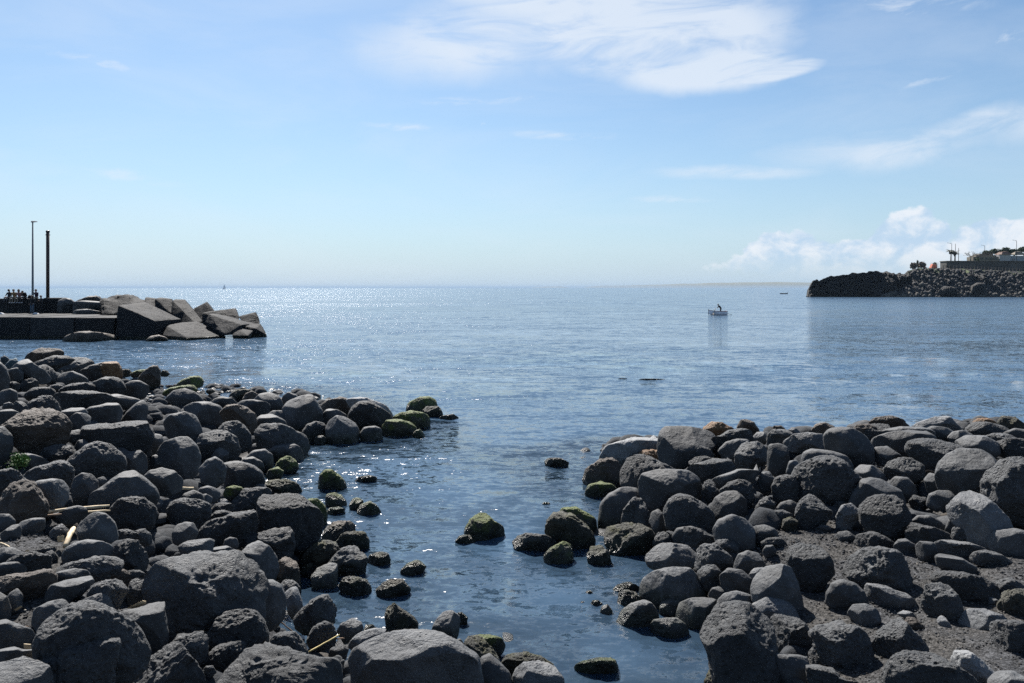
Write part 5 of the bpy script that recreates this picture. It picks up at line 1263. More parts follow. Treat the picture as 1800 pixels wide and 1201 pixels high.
# ------------------------------------------------------------------ rowing boat
def build_boat():
    Y = 121.0; b = at(1261, 557, Y); x0 = at(1245.5, 557, Y).x; x1 = at(1277.5, 557, Y).x; L = x1 - x0
    t = thing('rowing_boat', 'small white rowing boat with dark red inside and navy bottom', 'rowing boat', ((x0 + x1) / 2, Y, 0))
    white = plain('white_hull_paint', (.78, .76, .80), .45); navy = plain('navy_bottom_paint', (.02, .03, .06), .5); red = plain('dark_red_paint', (.16, .03, .02), .5); wood = plain('oar_wood', (.05, .045, .04), .6)
    # stations bow (-x) to transom (+x): half-beam, keel z, sheer z
    n = 18; st = []
    for i in range(n):
        u = i / (n - 1); x = -L / 2 + u * L
        beam = .68 * math.sin(min(1, u * 1.35 + .02) * math.pi / 2) ** .8 * (1 - .25 * max(0, u - .7) / .3)
        keel = -.14 + .34 * (1 - u) ** 5; sheer = .54 + .24 * (1 - u) ** 2.4 + .05 * u * u
        st.append((x, beam, keel, sheer))
    prof = [(0, 0), (.55, .06), (.86, .28), (.96, .55), (1.0, 1.0)]
    def skin(off, lo, hi, flip=False):
        V, Fc = [], []
        for x, bm_, k, s in st:
            for sg in (-1, 1):
                for q, h in prof:
                    y = sg * max(0.01, bm_ - off) * q; z = k + off + (s - k - off) * h
                    V.append((x + off * .6 * (1 if x < 0 else -1) if off else x, y, z))
        m_ = len(prof) * 2
        for i in range(n - 1):
            for sg in range(2):
                for j in range(len(prof) - 1):
                    a = i * m_ + sg * len(prof) + j; q = (a, a + 1, a + m_ + 1, a + m_)
                    Fc.append(q if (sg == 0) != flip else q[::-1])
        e = (n - 1) * m_
        for j in range(len(prof) - 1): Fc.append((e + j, e + j + 1, e + len(prof) + j + 1, e + len(prof) + j))
        return V, Fc
    V, Fc = skin(0, 0, 1); me = bpy.data.meshes.new('hull'); me.from_pydata(V, [], Fc); me.materials.append(white); me.materials.append(navy)
    me.polygons.foreach_set('material_index', [1 if max(me.vertices[k].co.z for k in p.vertices) < .10 else 0 for p in me.polygons])
    obj('hull', me, t)
    V, Fc = skin(.045, 0, 1, True); me = bpy.data.meshes.new('inner_hull'); me.from_pydata(V, [], Fc); me.materials.append(red); obj('inner_hull', me, t)
    for sg in (-1, 1):
        obj('gunwale', tube_me('gunwale', [(x, sg * b_, s + .01) for x, b_, k, s in st], .035, red if sg > 0 else plain('dark_gunwale', (.05, .02, .03), .5), 8), t)
    obj('stem_post', tube_me('stem_post', [(-L / 2, 0, .05), (-L / 2 - .02, 0, .92)], [.05, .045], navy, 8), t)
    for x in (-.45, .5): obj('thwart', box_me('thwart', (x - .12, -.55, .34), (x + .12, .55, .38), wood, .008), t)
    obj('transom_rail', tube_me('transom_rail', [(L / 2, -.5, .60), (L / 2, .5, .60)], .035, red, 8), t)
    # oars
    def oar(label, a, c):
        a, c = Vector(a), Vector(c); d = (c - a).normalized()
        o = thing('oar', label, 'oar', tuple(Vector(t.location) + a), 'oars of the rowing boat'); z = Vector((0, 0, 0))
        obj('shaft', tube_me('shaft', [z, (c - a) * .72], .045, wood, 8), o)
        e = (c - a); s = (c - a) * .70; w = d.cross(Vector((0, 0, 1))).normalized() * .11; k = d.cross(w).normalized() * .012
        obj('blade', hull('blade', [s + k, s - k, s + (e - s) * .3 + w + k, s + (e - s) * .3 - w + k, s + (e - s) * .3 + w - k, s + (e - s) * .3 - w - k, e + w + k, e - w + k, e + w - k, e - w - k], wood, .003), o)
    oar('dark oar trailing in the water behind the boat at the right', (.45, .35, .55), (L / 2 + 1.05, .9, .02))
    oar('oar held down over the near side by the rower', (-.42, -.28, 1.13), (-.98, -1.0, .10))
    J = dict(pelvis=(.20, 0, .98), chest=(-.02, -.02, 1.30), neck=(-.17, -.03, 1.44), head=(-.25, -.03, 1.55))
    for s, y in (('L', -.1), ('R', .1)):
        J['hp' + s] = (.2, y, .92); J['kn' + s] = (.14, y * 1.2, .50); J['an' + s] = (.26, y * 1.2, .08); J['to' + s] = (.10, y * 1.3, .04)
        J['sh' + s] = (-.08, y * 1.8, 1.37); J['el' + s] = (-.28, y * 1.9 - .05, 1.18); J['wr' + s] = (-.40, y * .6 - .2, 1.06)
    person('person in dark clothes standing in the rowing boat, leaning on an oar', (t.location.x + .30, Y, .06), J, CL['black'], CL['black'], CL['black'], face=(-1, -.2, -.3), group='people in boats')
build_boat()

# ------------------------------------------------------------------ far boats and coast
def build_far():
    Y = 2600.0
    b = at(394, 506, Y); sc = Y / F
    sail = plain('white_sailcloth', (.8, .8, .8), .8, .05); hullm = plain('pale_yacht_hull', (.4, .42, .45), .4)
    t = thing('sailing_boat', 'tiny white sailing boat on the horizon above the breakwater', 'sailing boat', (b.x, Y, 0))
    L = 6 * sc
    obj('hull', hull('hull', [(-L / 2, 0, 1.8), (L / 2, -1.6, 1.4), (L / 2, 1.6, 1.4), (0, -2, 1.4), (0, 2, 1.4), (-L / 2 + 1.5, 0, -.5), (L / 2 - 1, 0, -.5)], hullm, .1), t)
    obj('mast', tube_me('mast', [(0, 0, 1), (0, 0, 9 * sc)], .16, hullm, 6), t)
    def sailm(nm, p):
        q = [Vector(v) for v in p]; n_ = Vector((0, .05, 0)); V = [v + n_ for v in q] + [v - n_ for v in q]
        V.insert(0, sum(q, Vector()) / 3 + Vector((0, .6, 0)))
        me = hull(nm, V, sail, 0); return me
    obj('mainsail', sailm('mainsail', [(.3, 0, 2.4), (.3, 0, 8.8 * sc), (3.0 * sc, 0, 2.6)]), t)
    obj('jib', sailm('jib', [(-.3, 0, 7.2 * sc), (-.3, 0, 2.2), (-2.4 * sc, 0, 2.0)]), t)
    # dark open boat near the headland
    Y = 520.0; b = at(1377, 517.5, Y); s = Y / F
    t = thing('motor_boat', 'tiny dark open boat near the horizon left of the headland', 'boat', (b.x, Y, 0))
    dk = plain('dark_boat_hull', (.02, .025, .03), .5); L = 14 * s
    obj('hull', hull('hull', [(-L / 2, 0, .75), (L / 2, -.9, .6), (L / 2, .9, .6), (-.2, -1, .55), (-.2, 1, .55), (-L / 2 + .8, 0, -.2), (L / 2, 0, -.2)], dk, .05), t)
    obj('outboard_motor', hull('outboard_motor', [(L / 2, -.2, .4), (L / 2 + .5, -.2, .4), (L / 2, .2, .4), (L / 2 + .5, .2, .4), (L / 2, -.2, 1.1), (L / 2 + .4, -.2, 1.1), (L / 2, .2, 1.1), (L / 2 + .4, .2, 1.1)], dk, .05), t)
    # distant coast, tens of kilometres off
    Y = 24000.0; V, Fc = [], []
    prof = [(935, 506), (960, 503.4), (985, 503), (1000, 505.8), (1038, 505.8), (1052, 502.2), (1100, 501.8), (1150, 500.6), (1200, 499), (1250, 497.6), (1310, 496.6), (1370, 496.2), (1430, 497), (1520, 495.5), (1700, 494), (1900, 495), (2100, 499), (2300, 506)]
    xs = np.linspace(935, 2300, 160); ys = np.interp(xs, [p[0] for p in prof], [p[1] for p in prof])
    ys += fbm(np.stack([xs * .05, xs * 0, xs * 0], 1), 4, seed=2) * .35 * (506 - ys).clip(0, 5) / 5
    for x, y in zip(xs, ys):
        tp = at(x, min(y, 505.9), Y); h = max(tp.z, 5)
        V += [(tp.x, Y - 900, -5), (tp.x, Y - 350, h * .6), (tp.x, Y, h), (tp.x, Y + 2500, h * .8)]
    for i in range(len(xs) - 1):
        for j in range(3): Fc.append((i * 4 + j, (i + 1) * 4 + j, (i + 1) * 4 + j + 1, i * 4 + j + 1))
    me = mesh_np('far_hills', V, Fc, plain('far_hills_scrub', (.09, .10, .08), .9)); obj('far_hills', me, kind='structure')
build_far()

# ------------------------------------------------------------------ headland
HY = 363.0
M['lava'] = rock_mat('headland_lava', (.022, .022, .023), (.042, .038, .034), (.070, .056, .044), pit=.4, pitd=.15, pitamt=.5)
M['scrub'] = plain('dry_scrub_green', (.05, .065, .025), .95, .5, .15)
TOPP = [(1417, 521), (1419, 505), (1424, 493.5), (1431, 490), (1435, 493), (1440, 489.5), (1458, 485), (1478, 482.5), (1492, 480.5), (1505, 478), (1516, 478.5), (1528, 477), (1545, 477.5), (1556, 477), (1563, 481), (1575, 482), (1590, 481.5), (1597, 476), (1612, 472), (1640, 471.5), (1700, 472.5), (1800, 477.5), (1900, 477), (2100, 474), (2500, 472)]
def head_top(px): return np.interp(px, [p[0] for p in TOPP], [p[1] for p in TOPP])
def build_headland():
    px = np.concatenate([np.arange(1416.5, 1810, .9), np.linspace(1812, 2500, 120)])
    nr = 46; V = []
    for i, p in enumerate(px):
        ztop = float(at(p, head_top(p), HY).z); x = float(at(p, 510, HY).x)
        steep = np.clip((p - 1520) / 90, 0, 1)                 # sheer wall at the tip, rubble slope to the right
        dep = 2.5 + steep * 12
        front = HY - 6 - steep * 6
        for j in range(nr):
            u = j / (nr - 1)
            if u < .62:
                a = u / .62; z = -2 + (ztop + 2) * a ** (.95); y = front + dep * a ** (1.6 if steep < .5 else 1.0)
            else:
                a = (u - .62) / .38; z = ztop - a * (ztop + 1) * (1 if p < 1590 else .02 + .98 * max(0, a - .85) / .15); y = front + dep + a * (16 if p < 1590 else 120)
            V.append((x * max(1.0, y / HY), y, z))
    V = np.array(V); r, c = len(px), nr
    n1 = fbm(V * .10, 4, .55, seed=21); n2 = fbm(V * .45, 4, .6, seed=22)
    face = np.tile(np.clip((.66 - np.linspace(0, 1, nr)) / .1, 0, 1) * np.clip(np.linspace(0, 1, nr) / .08, .3, 1), r)
    V[:, 1] -= (n1 * 2.8 + (1 - np.abs(n2) * 2) * .9) * face
    crest = np.tile(np.exp(-((np.linspace(0, 1, nr) - .64) / .14) ** 2), r)
    V[:, 2] += (fbm(V * .35, 3, .6, seed=23) * .55) * crest * np.repeat(np.clip((1600 - px) / 20, .15, 1), nr)
    me = mesh_np('headland', V, grid_faces(r, c), None); me.materials.append(M['lava']); me.materials.append(M['scrub'])
    cen = np.empty(len(me.polygons) * 3); me.polygons.foreach_get('center', cen); cen = cen.reshape(-1, 3)
    jj = np.tile(np.arange(nr - 1), r - 1); ii = np.repeat(px[:-1], nr - 1)
    k = (jj > nr * .60) & (ii > 1596)
    k |= (jj > nr * .52) & (ii > 1596) & (vnoise(cen * .5, 5) > .1)
    me.polygons.foreach_set('material_index', k.astype(np.int32)); me.polygons.foreach_set('use_smooth', np.zeros(len(me.polygons), bool))
    obj('headland', me, kind='structure')
    # rubble on the slope: thousands of blocks
    rs = np.random.RandomState(31); v, f = ico(1)
    n = 6800; p = rs.uniform(1535, 1850, n); a = rs.rand(n) ** .9
    steep = np.clip((p - 1520) / 90, 0, 1)
    ztop = np.array([at(q, head_top(q), HY).z for q in p]); x = np.array([at(q, 510, HY).x for q in p])
    lim = np.where(p < 1600, np.clip((p - 1530) / 70, .1, 1) * .55, .97); a = a * lim
    z = -.5 + (ztop + .2) * a; y = HY - 6 - steep * 6 + (2.5 + steep * 12) * a ** 1.0 - 1.6 * rs.rand(n)
    r_ = .28 + 1.0 * rs.rand(n) ** 4 + .15 * (1 - a)
    B = []
    for q in range(10):
        w = v * rs.uniform(.7, 1.3, 3)
        for _ in range(4):
            nn = rs.normal(size=3); nn /= np.linalg.norm(nn); pr = w @ nn; l_ = pr.max() * rs.uniform(.6, .9); m = pr > l_; w[m] -= np.outer((pr[m] - l_) * .9, nn)
        B.append(w)
    B = np.array(B)[rs.randint(0, 10, n)] * r_[:, None, None]
    an = rs.uniform(0, 6.28, n); ca, sa = np.cos(an)[:, None], np.sin(an)[:, None]
    W = np.stack([B[..., 0] * ca - B[..., 1] * sa + x[:, None], B[..., 0] * sa + B[..., 1] * ca + y[:, None], B[..., 2] + z[:, None]], -1).reshape(-1, 3)
    Fc = (f[None] + (np.arange(n) * len(v))[:, None, None]).reshape(-1, 3)
    me = mesh_np('rubble_slope', W, Fc, None, False)
    for c_ in ((.020, .020, .021), (.036, .035, .033), (.060, .055, .047), (.09, .08, .065)): me.materials.append(plain('rubble_rock', c_, .9, .3, .4))
    mi = rs.choice(3, n, p=[.76, .21, .03]); mi = np.where((a < .16) & (rs.rand(n) < .6), 2 + (rs.rand(n) < .45), mi)
    me.polygons.foreach_set('material_index', np.repeat(mi, len(f)).astype(np.int32))
    obj('rubble_slope', me, label='dark lava rubble covering the slope of the headland down to the water', cat='rubble', kind='stuff')
build_headland()

def leafy(name, c, radii, n, size, mat, rs, squash=1.0, hollow=.55):
    """crown of small leaf clumps scattered through uneven lobes"""
    lobes = [(np.array(c), np.array(radii))]
    for _ in range(7):
        d = rs.normal(size=3); d /= np.linalg.norm(d); d[2] = abs(d[2]) * .7
        lobes.append((np.array(c) + d * np.array(radii) * .62, np.array(radii) * rs.uniform(.35, .6)))
    P = []
    for _ in range(n):
        lc, lr = lobes[rs.randint(len(lobes))]; d = rs.normal(size=3); d /= np.linalg.norm(d); P.append(lc + d * lr * rs.uniform(hollow, 1.05))
    P = np.array(P); s = rs.uniform(.5, 1.2, len(P)) * size
    A = rs.normal(size=(len(P), 3)); A /= np.linalg.norm(A, axis=1, keepdims=True); B = rs.normal(size=(len(P), 3)); B -= (B * A).sum(1)[:, None] * A; B /= np.linalg.norm(B, axis=1, keepdims=True)
    V = np.stack([P - A * s[:, None], P + B * s[:, None] * .55, P + A * s[:, None], P - B * s[:, None] * .55], 1).reshape(-1, 3)
    return mesh_np(name, V, np.arange(len(V)).reshape(-1, 4), mat, False)

def build_headland_things():
    rs = np.random.RandomState(44); s = HY / F
    def Z(py, Y=HY): return at(1700, py, Y).z
    def XX(px, Y=HY): return at(px, 500, Y).x
    dgreen = plain('evergreen_leaves', (.04, .06, .028), .9, .4, .3); brn = plain('brown_shrub_twigs', (.16, .13, .10), .9, .3, .3); grn = plain('green_leaves', (.055, .08, .03), .9, .4, .3)
    palm = plain('palm_fronds', (.03, .036, .022), .8, .3); trunkm = plain('bark', (.06, .05, .04), .9); bare = plain('bare_twigs', (.10, .095, .085), .9)
    stone = plain('dark_stone_wall', (.065, .062, .057), .9, .35, .25); whitep = plain('white_wall_plaster', (.32, .32, .33), .8, .06, .3); tile = plain('red_roof_tiles', (.12, .07, .05), .85, .3, .6)
    tan = plain('tan_stonework', (.15, .13, .10), .9, .35, .25); orange = plain('orange_tarpaulin', (.48, .10, .03), .6, .1); grey = plain('grey_fence_metal', (.18, .18, .18), .5); dark = plain('dark_fence_wood', (.05, .045, .04), .8)
    roadm = plain('pale_road', (.20, .19, .17), .9, .1, .5)
    # terraces
    Yw = HY + 22
    t = thing('retaining_wall', 'dark stone retaining wall above the headland road', 'wall', (XX(1664, Yw), Yw, Z(472)))
    x0, x1 = 0, XX(2300, Yw) - XX(1664, Yw); h = at(1700, 459.5, Yw).z - Z(472)
    prev = 0
    for k in range(9):
        a, b = x1 * k / 9, x1 * (k + 1) / 9
        obj('wall_section', box_me('wall_section', (a + .05, .1 * (k % 2), -1.5), (b, 6, h - .12 * (k % 3)), stone, .1), t)
    obj('coping', box_me('coping', (-.2, -.25, h - .05), (x1, 6.2, h + .25), plain('wall_coping', (.10, .095, .085), .9, .2, .3), .05), t)
    # terrain behind the wall
    me = hull('upper_terrace', [(XX(p, y), y, z_) for p in (1672, 2300) for y in (Yw + 5, Yw + 110) for z_ in (Z(480), at(1700, 459.8, Yw).z + .1)], M['scrub'], .3)
    obj('upper_terrace', me, kind='structure')
    # the road follows the cliff edge
    V = []; pxs = np.linspace(1640, 2300, 60)
    for p in pxs:
        for yy in (HY + 3.5, HY + 11): V.append((XX(p), yy, at(p, head_top(p), HY).z + .25))
    obj('road', mesh_np('road', V, grid_faces(60, 2), roadm, False), kind='structure')
    # fence along the road: posts and rails are parts
    t = thing('fence', 'low dark post-and-rail fence along the headland road', 'fence', (XX(1664), HY + 3, Z(472)))
    o = np.array(t.location); pp = np.concatenate([np.arange(1664, 1806, 6.2), np.arange(1812, 2000, 8)])
    pm = box_me('fence_post', (-.14, -.14, -.4), (.14, .14, 1.35), dark, .02); prev = None
    for p in pp:
        q = np.array([XX(p), HY + 3, at(p, head_top(p), HY).z + .2]); c = obj('fence_post', pm, t, tuple(q - o))
        if prev is not None:
            for dz in (.6, 1.2):
                obj('rail', tube_me('rail', [tuple(prev - o + [0, 0, dz]), tuple(q - o + [0, 0, dz])], .07, dark, 5), t)
        prev = q
    # pale railing at the end of the road
    t = thing('railing', 'thin pale metal railing at the end of the headland road', 'railing', (XX(1648), HY + 6, Z(471.5)))
    W_ = XX(1663) - XX(1648)
    for k in range(7): obj('baluster', tube_me('baluster', [(W_ * k / 6, 0, -.3), (W_ * k / 6, 0, 2.6)], .05, grey, 5), t)
    for z in (.8, 1.7, 2.6): obj('rail', tube_me('rail', [(0, 0, z), (W_, 0, z)], .05, grey, 5), t)
    # buildings
    Yb = HY + 48; sb = Yb / F
    def loc(px, py): q = at(px, py, Yb); return q
    base = loc(1757, 458.5); b1 = loc(1830, 447.5)
    t = thing('white_building', 'long low white-walled building at the right edge on the headland', 'building', tuple(base))
    hgt = loc(1757, 448.5).z - base.z; Lx = b1.x - base.x
    obj('wall', box_me('wall', (0, 0, -1.5), (Lx * .27, 9, hgt), whitep, .05), t)
    obj('wall', box_me('wall', (Lx * .27 + .02, .8, -1.5), (Lx, 9, hgt - .35), plain('pale_blue_plaster', (.24, .27, .31), .8, .06, .3), .05), t)
    r = obj('parapet', box_me('parapet', (-.2, -.2, hgt), (Lx + .2, .3, hgt + .35), tan, .04), t)
    for k, px in enumerate((1770, 1793)):
        q = loc(px, 448) - base
        obj('roof', hull('roof', [(q.x - 2.2, 1, hgt + .3), (q.x + 3.4, 1, hgt + .3), (q.x - 2.2, 6, hgt + .3), (q.x + 3.4, 6, hgt + .3), (q.x - .8, 2.5, hgt + 2.0), (q.x + 2.2, 2.5, hgt + 2.0), (q.x + .7, 4, hgt + 2.2)], tile if k == 0 else tan, .05), t)
    obj('door', box_me('door', (Lx * .33, .62, -1), (Lx * .33 + 1.2, .82, 1.3), grey, .02), t)
    # tan terraced house with pergola
    base = loc(1711, 457.5)
    t = thing('terraced_house', 'tan stone terraces with wooden railings left of the white building', 'building', tuple(base))
    for k, (a, b, top, fy) in enumerate(((1711, 1756, 451.5, 0), (1722, 1758, 448.5, 3), (1735, 1758, 445.5, 6))):
        qa, qb = loc(a, 457) - base, loc(b, top) - base
        obj('terrace_wall', box_me('terrace_wall', (qa.x, fy, -2), (qb.x, fy + 6, qb.z), tan, .06), t)
        for m_ in range(7):
            x = qa.x + (qb.x - qa.x) * m_ / 6; obj('railing_post', box_me('railing_post', (x - .08, fy + .1, qb.z), (x + .08, fy + .25, qb.z + .9), dark, .01), t)
        obj('handrail', box_me('handrail', (qa.x, fy + .08, qb.z + .85), (qb.x, fy + .28, qb.z + .98), dark, .01), t)
    for m_ in range(5):
        x = (loc(1716 + m_ * 8, 455) - base).x; obj('window', box_me('window', (x, -.06, .2), (x + 1.3, .05, 1.4), plain('dark_window', (.02, .022, .025), .3), .01), t)
    obj('roof', hull('roof', [((loc(1776, 442) - base).x, 9, (loc(1, 446) - base).z), ((loc(1790, 442) - base).x, 9, (loc(1, 446) - base).z), ((loc(1776, 442) - base).x, 14, (loc(1, 446) - base).z), ((loc(1790, 442) - base).x, 14, (loc(1, 446) - base).z), ((loc(1780, 442) - base).x, 11, (loc(1, 441) - base).z), ((loc(1787, 442) - base).x, 11, (loc(1, 441) - base).z)], tile, .05), t)
    # trees behind
    def tree(px, ptop, wpx, label, mat, Y=HY + 85, n=900, pb=458, name='tree', group='trees behind the headland buildings', sz=.55, trunk=True, cat='tree'):
        b = at(px, pb, Y); tp = at(px, ptop, Y); H = tp.z - b.z; w = wpx * Y / F / 2
        t = thing(name, label, cat, tuple(b), group)
        if trunk:
            obj('trunk', tube_me('trunk', [(0, 0, -.5), (.15, 0, H * .3), (-.1, 0, H * .6)], [.38, .3, .16], trunkm, 7), t)
            for k in range(4):
                a = rs.uniform(0, 6.28); obj('limb', tube_me('limb', [(0, 0, H * .35), (math.cos(a) * w * .3, math.sin(a) * w * .3, H * .55), (math.cos(a) * w * .6, math.sin(a) * w * .6, H * .7)], [.16, .1, .05], trunkm, 5), t)
        obj('crown', leafy('crown', (0, 0, H * (.62 if trunk else .27)), (w * .85, w * .7, H * (.30 if trunk else .46)), n, sz, mat, rs), t)
    for px, tp, w, lab in ((1738, 438, 22, 'dark evergreen tree, leftmost of the clump behind the tan terraces'), (1752, 434, 24, 'dark evergreen tree, second from the left behind the terraces'),
                           (1768, 433, 22, 'broad dark evergreen tree above the red roof'), (1783, 435, 20, 'dark evergreen tree just left of the tall right lamp post'), (1800, 431, 26, 'dark evergreen tree at the right edge above the white building')):
        tree(px, tp, w, lab, dgreen)
    tree(1820, 433, 26, 'dark evergreen tree mostly outside the right edge', dgreen)
    tree(1606, 457, 15, 'round brown leafless shrub, leftmost on the headland plateau', brn, HY + 6, 800, 473, 'shrub', 'shrubs on the headland', .42, False, 'shrub')
    tree(1621, 455, 20, 'wide brown shrub right of the leftmost one on the headland', brn, HY + 7, 1000, 473, 'shrub', 'shrubs on the headland', .42, False, 'shrub')
    tree(1613, 452.5, 6, 'small dark pointed shrub sticking up between the two brown shrubs', dgreen, HY + 9, 300, 470, 'shrub', 'shrubs on the headland', .35, False, 'shrub')
    tree(1643, 458, 8, 'small dark green bush behind the orange tarpaulin', grn, HY + 12, 400, 470, 'shrub', 'shrubs on the headland', .35, False, 'shrub')
    tree(1718, 451, 9, 'low green bush at the left end of the tan terraces', grn, HY + 40, 400, 459, 'shrub', 'shrubs on the headland', .35, False, 'shrub')
    # leafless tree
    b = at(1706, 457, HY + 36); sc_ = (HY + 36) / F
    t = thing('bare_tree', 'pale leafless tree with many twigs left of the tan terraces', 'tree', tuple(b))
    V = []
    obj('trunk', tube_me('trunk', [(0, 0, -.5), (.1, 0, 1.4)], [.3, .22], bare, 7), t)
    def twig(p, d, L, r, dep, out):
        q = p + d * L; out.append((p, q, r))
        if dep:
            for _ in range(3):
                nd = (d + Vector(rs.normal(size=3) * .55)).normalized(); nd.z = max(nd.z, -.05); twig(q, nd, L * .72, r * .6, dep - 1, out)
    for k in range(5):
        out = []; a = k * 1.25; twig(Vector((.1, 0, 1.2)), Vector((math.cos(a) * .8, math.sin(a) * .8, .7)).normalized(), 1.5, .12, 3, out)
        parts = []
        for p, q, r in out:
            v, f = capsule_parts(p, q, max(r, .035), max(r * .6, .03), 4); parts.append((v, f, 0))
        obj('branch', join_me('branch', parts, [bare]), t)
    # palms
    for px, ptop, lab in ((1671, 437, 'left of the two small palm trees at the wall corner'), (1678, 440, 'right of the two small palm trees at the wall corner')):
        Y = HY + 27; b = at(px, 457.5, Y); H = at(px, ptop + 4, Y).z - b.z
        t = thing('palm_tree', lab, 'palm tree', tuple(b), 'palm trees on the headland')
        obj('trunk', tube_me('trunk', [(0, 0, -.5), (.1, 0, H * .5), (.05, 0, H)], [.22, .17, .16], trunkm, 7), t)
        obj('dead_fronds', leafy('dead_fronds', (.05, 0, H - .9), (.75, .75, 1.3), 260, .5, palm, rs), t)
        for k in range(15):
            a = k * 2.4; e = rs.uniform(-.1, 1.1); L = rs.uniform(1.9, 2.6); parts = []
            d = Vector((math.cos(a), math.sin(a), 0)); P = [Vector((.05, 0, H)) + d * (L * u) + Vector((0, 0, math.sin(e) * L * u - 1.1 * u * u)) for u in np.linspace(0, 1, 6)]
            sd_ = d.cross(Vector((0, 0, 1))); V, Fc = [], []
            for i, q in enumerate(P):
                w = .52 * math.sin(math.pi * (i / 5 * .85 + .1)); V += [q - sd_ * w - Vector((0, 0, w * .5)), q, q + sd_ * w - Vector((0, 0, w * .5))]
            for i in range(5): Fc += [(i * 3, i * 3 + 1, i * 3 + 4, i * 3 + 3), (i * 3 + 1, i * 3 + 2, i * 3 + 5, i * 3 + 4)]
            obj('frond', join_me('frond', [(V, Fc, 0)], [palm]), t)
    # lamp posts and masts
    for px, ptop, pb, Y, arm, lab in ((1673, 427.5, 457, HY + 28, -1.9, 'street lamp with an arm to the left rising behind the palms'), (1731, 431.5, 450, HY + 60, -1.5, 'short street lamp rising above the tan terraces'), (1787, 422.5, 472, HY + 16, -1.6, 'tallest street lamp, in front of the white building')):
        b = at(px, pb, Y); H = at(px, ptop, Y).z - b.z
        t = thing('street_lamp', lab, 'street lamp', tuple(b), 'street lamps on the headland')
        obj('pole', tube_me('pole', [(0, 0, -.5), (0, 0, H - .4), (arm * .3, 0, H)], [.13, .10, .08], dark, 7), t)
        obj('arm', tube_me('arm', [(0, 0, H - .35), (arm, 0, H + .1)], .06, dark, 6), t)
        obj('lamp_head', hull('lamp_head', [(arm - .5, -.15, H), (arm + .2, -.12, H), (arm - .5, .15, H), (arm + .2, .12, H), (arm - .4, 0, H + .2), (arm + .1, 0, H + .18)], grey, .02), t)
    for px, ptop, lab in ((1679.5, 428.5, 'bare utility pole just right of the palms'), (1685, 436, 'shorter bare pole, right of the tall utility pole')):
        Y = HY + 30; b = at(px, 457, Y); H = at(px, ptop, Y).z - b.z
        t = thing('utility_pole', lab, 'pole', tuple(b), 'bare poles on the headland')
        obj('pole', tube_me('pole', [(0, 0, -.5), (0, 0, H)], [.15, .11], dark, 7), t)
    # orange tarpaulin shelter
    b = at(1641, 471.5, HY + 8)
    t = thing('tarpaulin_shelter', 'bright orange tarpaulin shelter on the headland plateau', 'shelter', tuple(b))
    k = (HY + 8) / F
    obj('tarpaulin', hull('tarpaulin', [(-4 * k, 0, 0), (6.5 * k, 0, 0), (-4 * k, 2, 0), (6.5 * k, 2, 0), (-1 * k, 0, 7.5 * k), (4.5 * k, 0, 6.8 * k), (-1 * k, 2, 7.5 * k), (4.5 * k, 2, 6.8 * k), (6.6 * k, 0, 3 * k), (6.6 * k, 2, 3 * k)], orange, .1), t)
    for x in (-3.6 * k, 5.8 * k): obj('pole', tube_me('pole', [(x, -.1, -.3), (x, -.1, 4 * k)], .07, grey, 5), t)
    b = at(1626, 471.5, HY + 7); obj('barrier_net', box_me('barrier_net', (-2 * k, 0, 0), (2 * k, .15, 1.8 * k), orange, .03), None, tuple(b), 'small orange barrier net left of the orange shelter', 'barrier')
    # car-like and low wooden hut omitted where nothing can be told apart
    b = at(1606, 487, HY)
    # small dark cave block at the foot of the rubble
    for px, w, tp, lab in ((1665, 40, 503, 'big dark lava outcrop at the water in the middle of the rubble'), (1722, 30, 497, 'dark rounded lava outcrop right of the middle one')):
        far_outcrop(px, w, tp, lab)

def far_outcrop(px, w, tp, lab):
    Y = HY - 12.5; p = [(px - w * .55, 522), (px - w * .42, tp + 6), (px - w * .1, tp), (px + w * .25, tp + 2), (px + w * .5, tp + 12), (px + w * .6, 522)]
    p = np.array(p, float); cx, cy = px, (tp + 522) / 2; C = at_depth(cx, cy, Y); m = Y / F
    rad = radial(np.stack([(p[:, 0] - cx) * m, -(p[:, 1] - cy) * m], 1))
    W, f = rock_mesh('o', np.array([1., 0, 0]), np.array([0, 0, 1.]), np.array([0, -1., 0]), rad, w * m * .3, 0, 'a', int(px), 5, .3, .8)
    b = W[:, 2].min(); obj('lava_outcrop', mesh_np('lava_outcrop', W - np.array([0, 0, b]), f, M['lava']), None, (C[0], C[1], C[2] + b), lab, 'rock', 'lava outcrops of the headland')
build_headland_things()

def build_haze():
    m = bpy.data.materials.new('sea_haze'); m.use_nodes = True; T = NT(m.node_tree)
    v = T.add('ShaderNodeVolumePrincipled'); v.inputs['Color'].default_value = (.36, .49, .65, 1); v.inputs['Density'].default_value = HAZE; v.inputs['Anisotropy'].default_value = .0
    o = T.add('ShaderNodeOutputMaterial'); T.l.new(v.outputs[0], o.inputs['Volume'])
    m.cycles.volume_sampling = 'DISTANCE'; m.cycles.homogeneous_volume = True
    me = box_me('haze', (-40000, -200, -10), (40000, 45000, HAZE_TOP), m, 0)
    obj('haze', me, label='thin blue sea haze lying over the whole bay', cat='haze', kind='stuff')
    scene.cycles.volume_bounces = 0
HAZE = 0.00005; HAZE_TOP = 45.0
build_haze()

